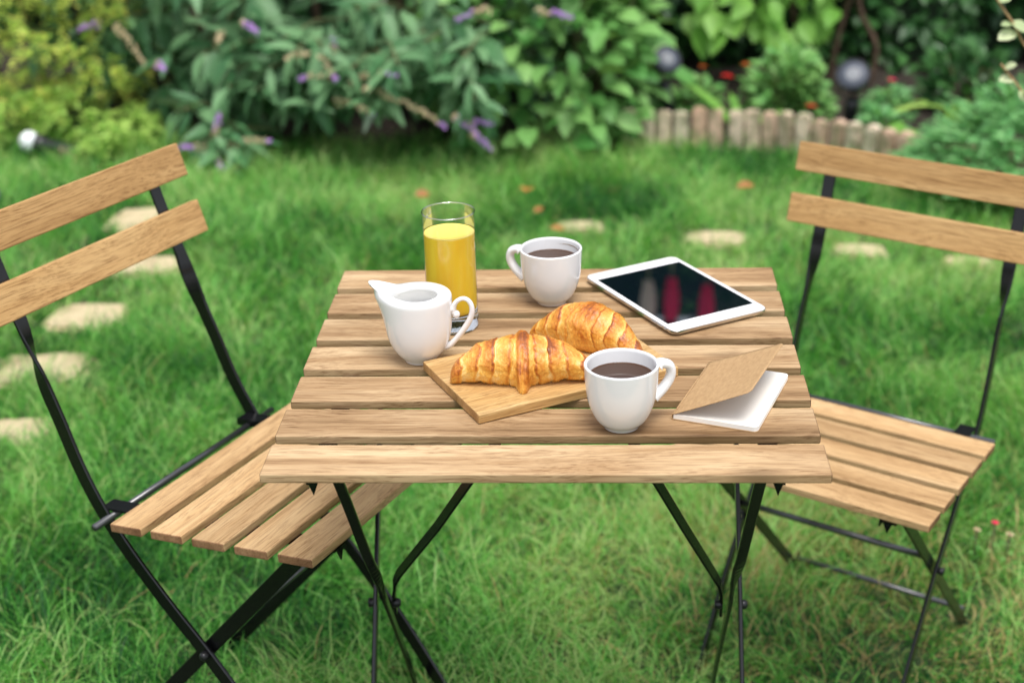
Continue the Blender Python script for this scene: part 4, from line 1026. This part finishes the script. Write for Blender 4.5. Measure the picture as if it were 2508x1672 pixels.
# lamp knocked over at the left
root = empty('fallen_garden_light', 'garden light with dark body tipped over at the left edge, lens painted white as sky reflection', 'garden light')
bm = bmesh.new(); bmesh.ops.create_uvsphere(bm, u_segments=24, v_segments=14, radius=.034); bmesh.ops.translate(bm, vec=(-1.765, 3.03, .128), verts=bm.verts); bm_obj('globe', bm, plain('sky_reflection_white', (.82, .85, .88), .25), root, smooth=True)  # lens built as a ball, sky reflection painted in as white
V, F = tube([(-1.758, 3.03, .125), (-1.728, 3.035, .116), (-1.71, 3.04, .110), (-1.62, 3.06, .080), (-1.60, 3.06, .074)], [.030, .032, .024, .024, .018], 16); mesh_obj('body', V, F, M_BLKP, root)
V, F = tube([(-1.78, 3.05, .120), (-1.80, 3.04, .10), (-1.81, 3.02, .04)], .008, 8); mesh_obj('bracket', V, F, M_BLKP, root)
V, F = tube([(-1.70, 3.04, .105), (-1.70, 3.03, .02)], [.012, .004], 8); mesh_obj('stake', V, F, M_BLKP, root)
# grey rock at left edge
bm = bmesh.new(); bmesh.ops.create_icosphere(bm, subdivisions=3, radius=.06)
for v in bm.verts: v.co *= 1+.25*(float(vnoise(v.co.x*20+3, v.co.y*20+v.co.z*13, 1, 3))-.5); v.co.z *= .7
rk = bm_obj('garden_rock', bm, soil('grey_rock', (.16, .17, .18), (.30, .31, .33), 20), smooth=True, label='grey rock in the grass at the left edge of the photo', cat='rock'); rk.location = (-1.73, 2.50, .10)

# variegated shrub at the right edge
vs = empty('variegated_shrub', 'thin twigs with cream edged leaves reaching in at the upper right edge', 'shrub')
paths = [[(1.15, 1.10, -.04), (1.08, 1.10, .35), (.93, 1.10, .62), (.845, 1.10, .735), (.789, 1.10, .808), (.770, 1.10, .840), (.735, 1.10, .887), (.70, 1.10, .95)],
         [(1.16, 1.12, -.04), (1.10, 1.10, .25), (.98, 1.10, .50), (.87, 1.10, .635), (.798, 1.10, .721), (.753, 1.10, .774)],
         [(1.17, 1.15, -.04), (1.25, 1.2, .4), (1.22, 1.2, .8)], [(1.17, 1.15, -.04), (1.35, 1.1, .3), (1.42, 1.05, .6)]]
for p in paths: V, F = tube(smooth_path(p, 4), [.0022]*(4*(len(p)-1)+1), 6); mesh_obj('twig', V, F, plain('tan_twig', (.38, .24, .11), .7), vs)
T = [frame(p, d, (0, -.6, 1), s) for p, d, s in (((.737, 1.10, .882), (.8, -.2, .2), .022), ((.763, 1.10, .846), (1, -.2, -.5), .034), ((.765, 1.10, .843), (-.8, -.2, .0), .020), ((.775, 1.10, .828), (-1, -.3, -.25), .036), ((.760, 1.10, .765), (.7, -.3, .4), .022), ((.778, 1.10, .745), (-1, -.3, .1), .028), ((.790, 1.10, .728), (.5, -.5, -.9), .024), ((.80, 1.10, .719), (.2, -.6, .5), .03))]
for k in range(70):
    i = random.choice([0, 1, 2, 3]); P = smooth_path(paths[i], 4); q = P[random.randint(6, len(P)-1)]
    if q.x > .86: T.append(frame(q, rv(1), (0, -.5, 1), random.uniform(.022, .036)))
foliage(vs, 'round', T, M_VAR, 40)

# fallen leaves and small dry blooms in the grass
def fallen(label, p, s, a):
    o_ = empty('fallen_leaf', label, 'leaf', group='dry leaves fallen on the lawn')
    LV, LF = leaf_shape('round'); me = bpy.data.meshes.new('leaf_blade'); me.from_pydata([tuple(v*s) for v in LV], [], LF); me.materials.append(M_PINK)
    b = bpy.data.objects.new('leaf_blade', me); link(b, o_); o_.location = p; o_.rotation_euler = (random.uniform(-.3, .3)+.25, random.uniform(-.3, .1), a)
    V, F = tube([(0, 0, 0), (-.25*s, .03*s, 0), (-.4*s, .08*s, .04*s)], .0012, 5); mesh_obj('leaf_stalk', V, F, M_TWIG, o_); return o_
fallen('orange dry leaf on the lawn above the tablet', (.455, 2.72, .05), .055, .3)
fallen('brown dry leaf on the lawn behind the juice glass', (-.16, 2.60, .08), .055, 1.5)
fallen('second brown leaf just above the back cup', (-.085, 2.42, .03), .042, .1)
fallen('small orange leaf left of the juice glass rim', (-.49, 2.67, .05), .045, .4)
fallen('small brown leaf between glass and back cup', (-.13, 2.50, .05), .035, .9)
fallen('small pinkish leaf seen under the upper right backrest slat', (1.04, 2.70, .05), .03, 2)
for lab, p, r_ in (('tiny pink bloom in the grass near the right edge', (.742, .790, .035), .008), ('dried clover head right of the tiny pink bloom', (.765, .775, .020), .009), ('dried clover head left of the tiny pink bloom', (.715, .80, .015), .008)):
    blossom(lab, p, M_PETAL if 'pink' in lab.split()[1] else M_TAN, r_, 'clover', 'flower', ls=.014)
print('objects', len(bpy.data.objects))
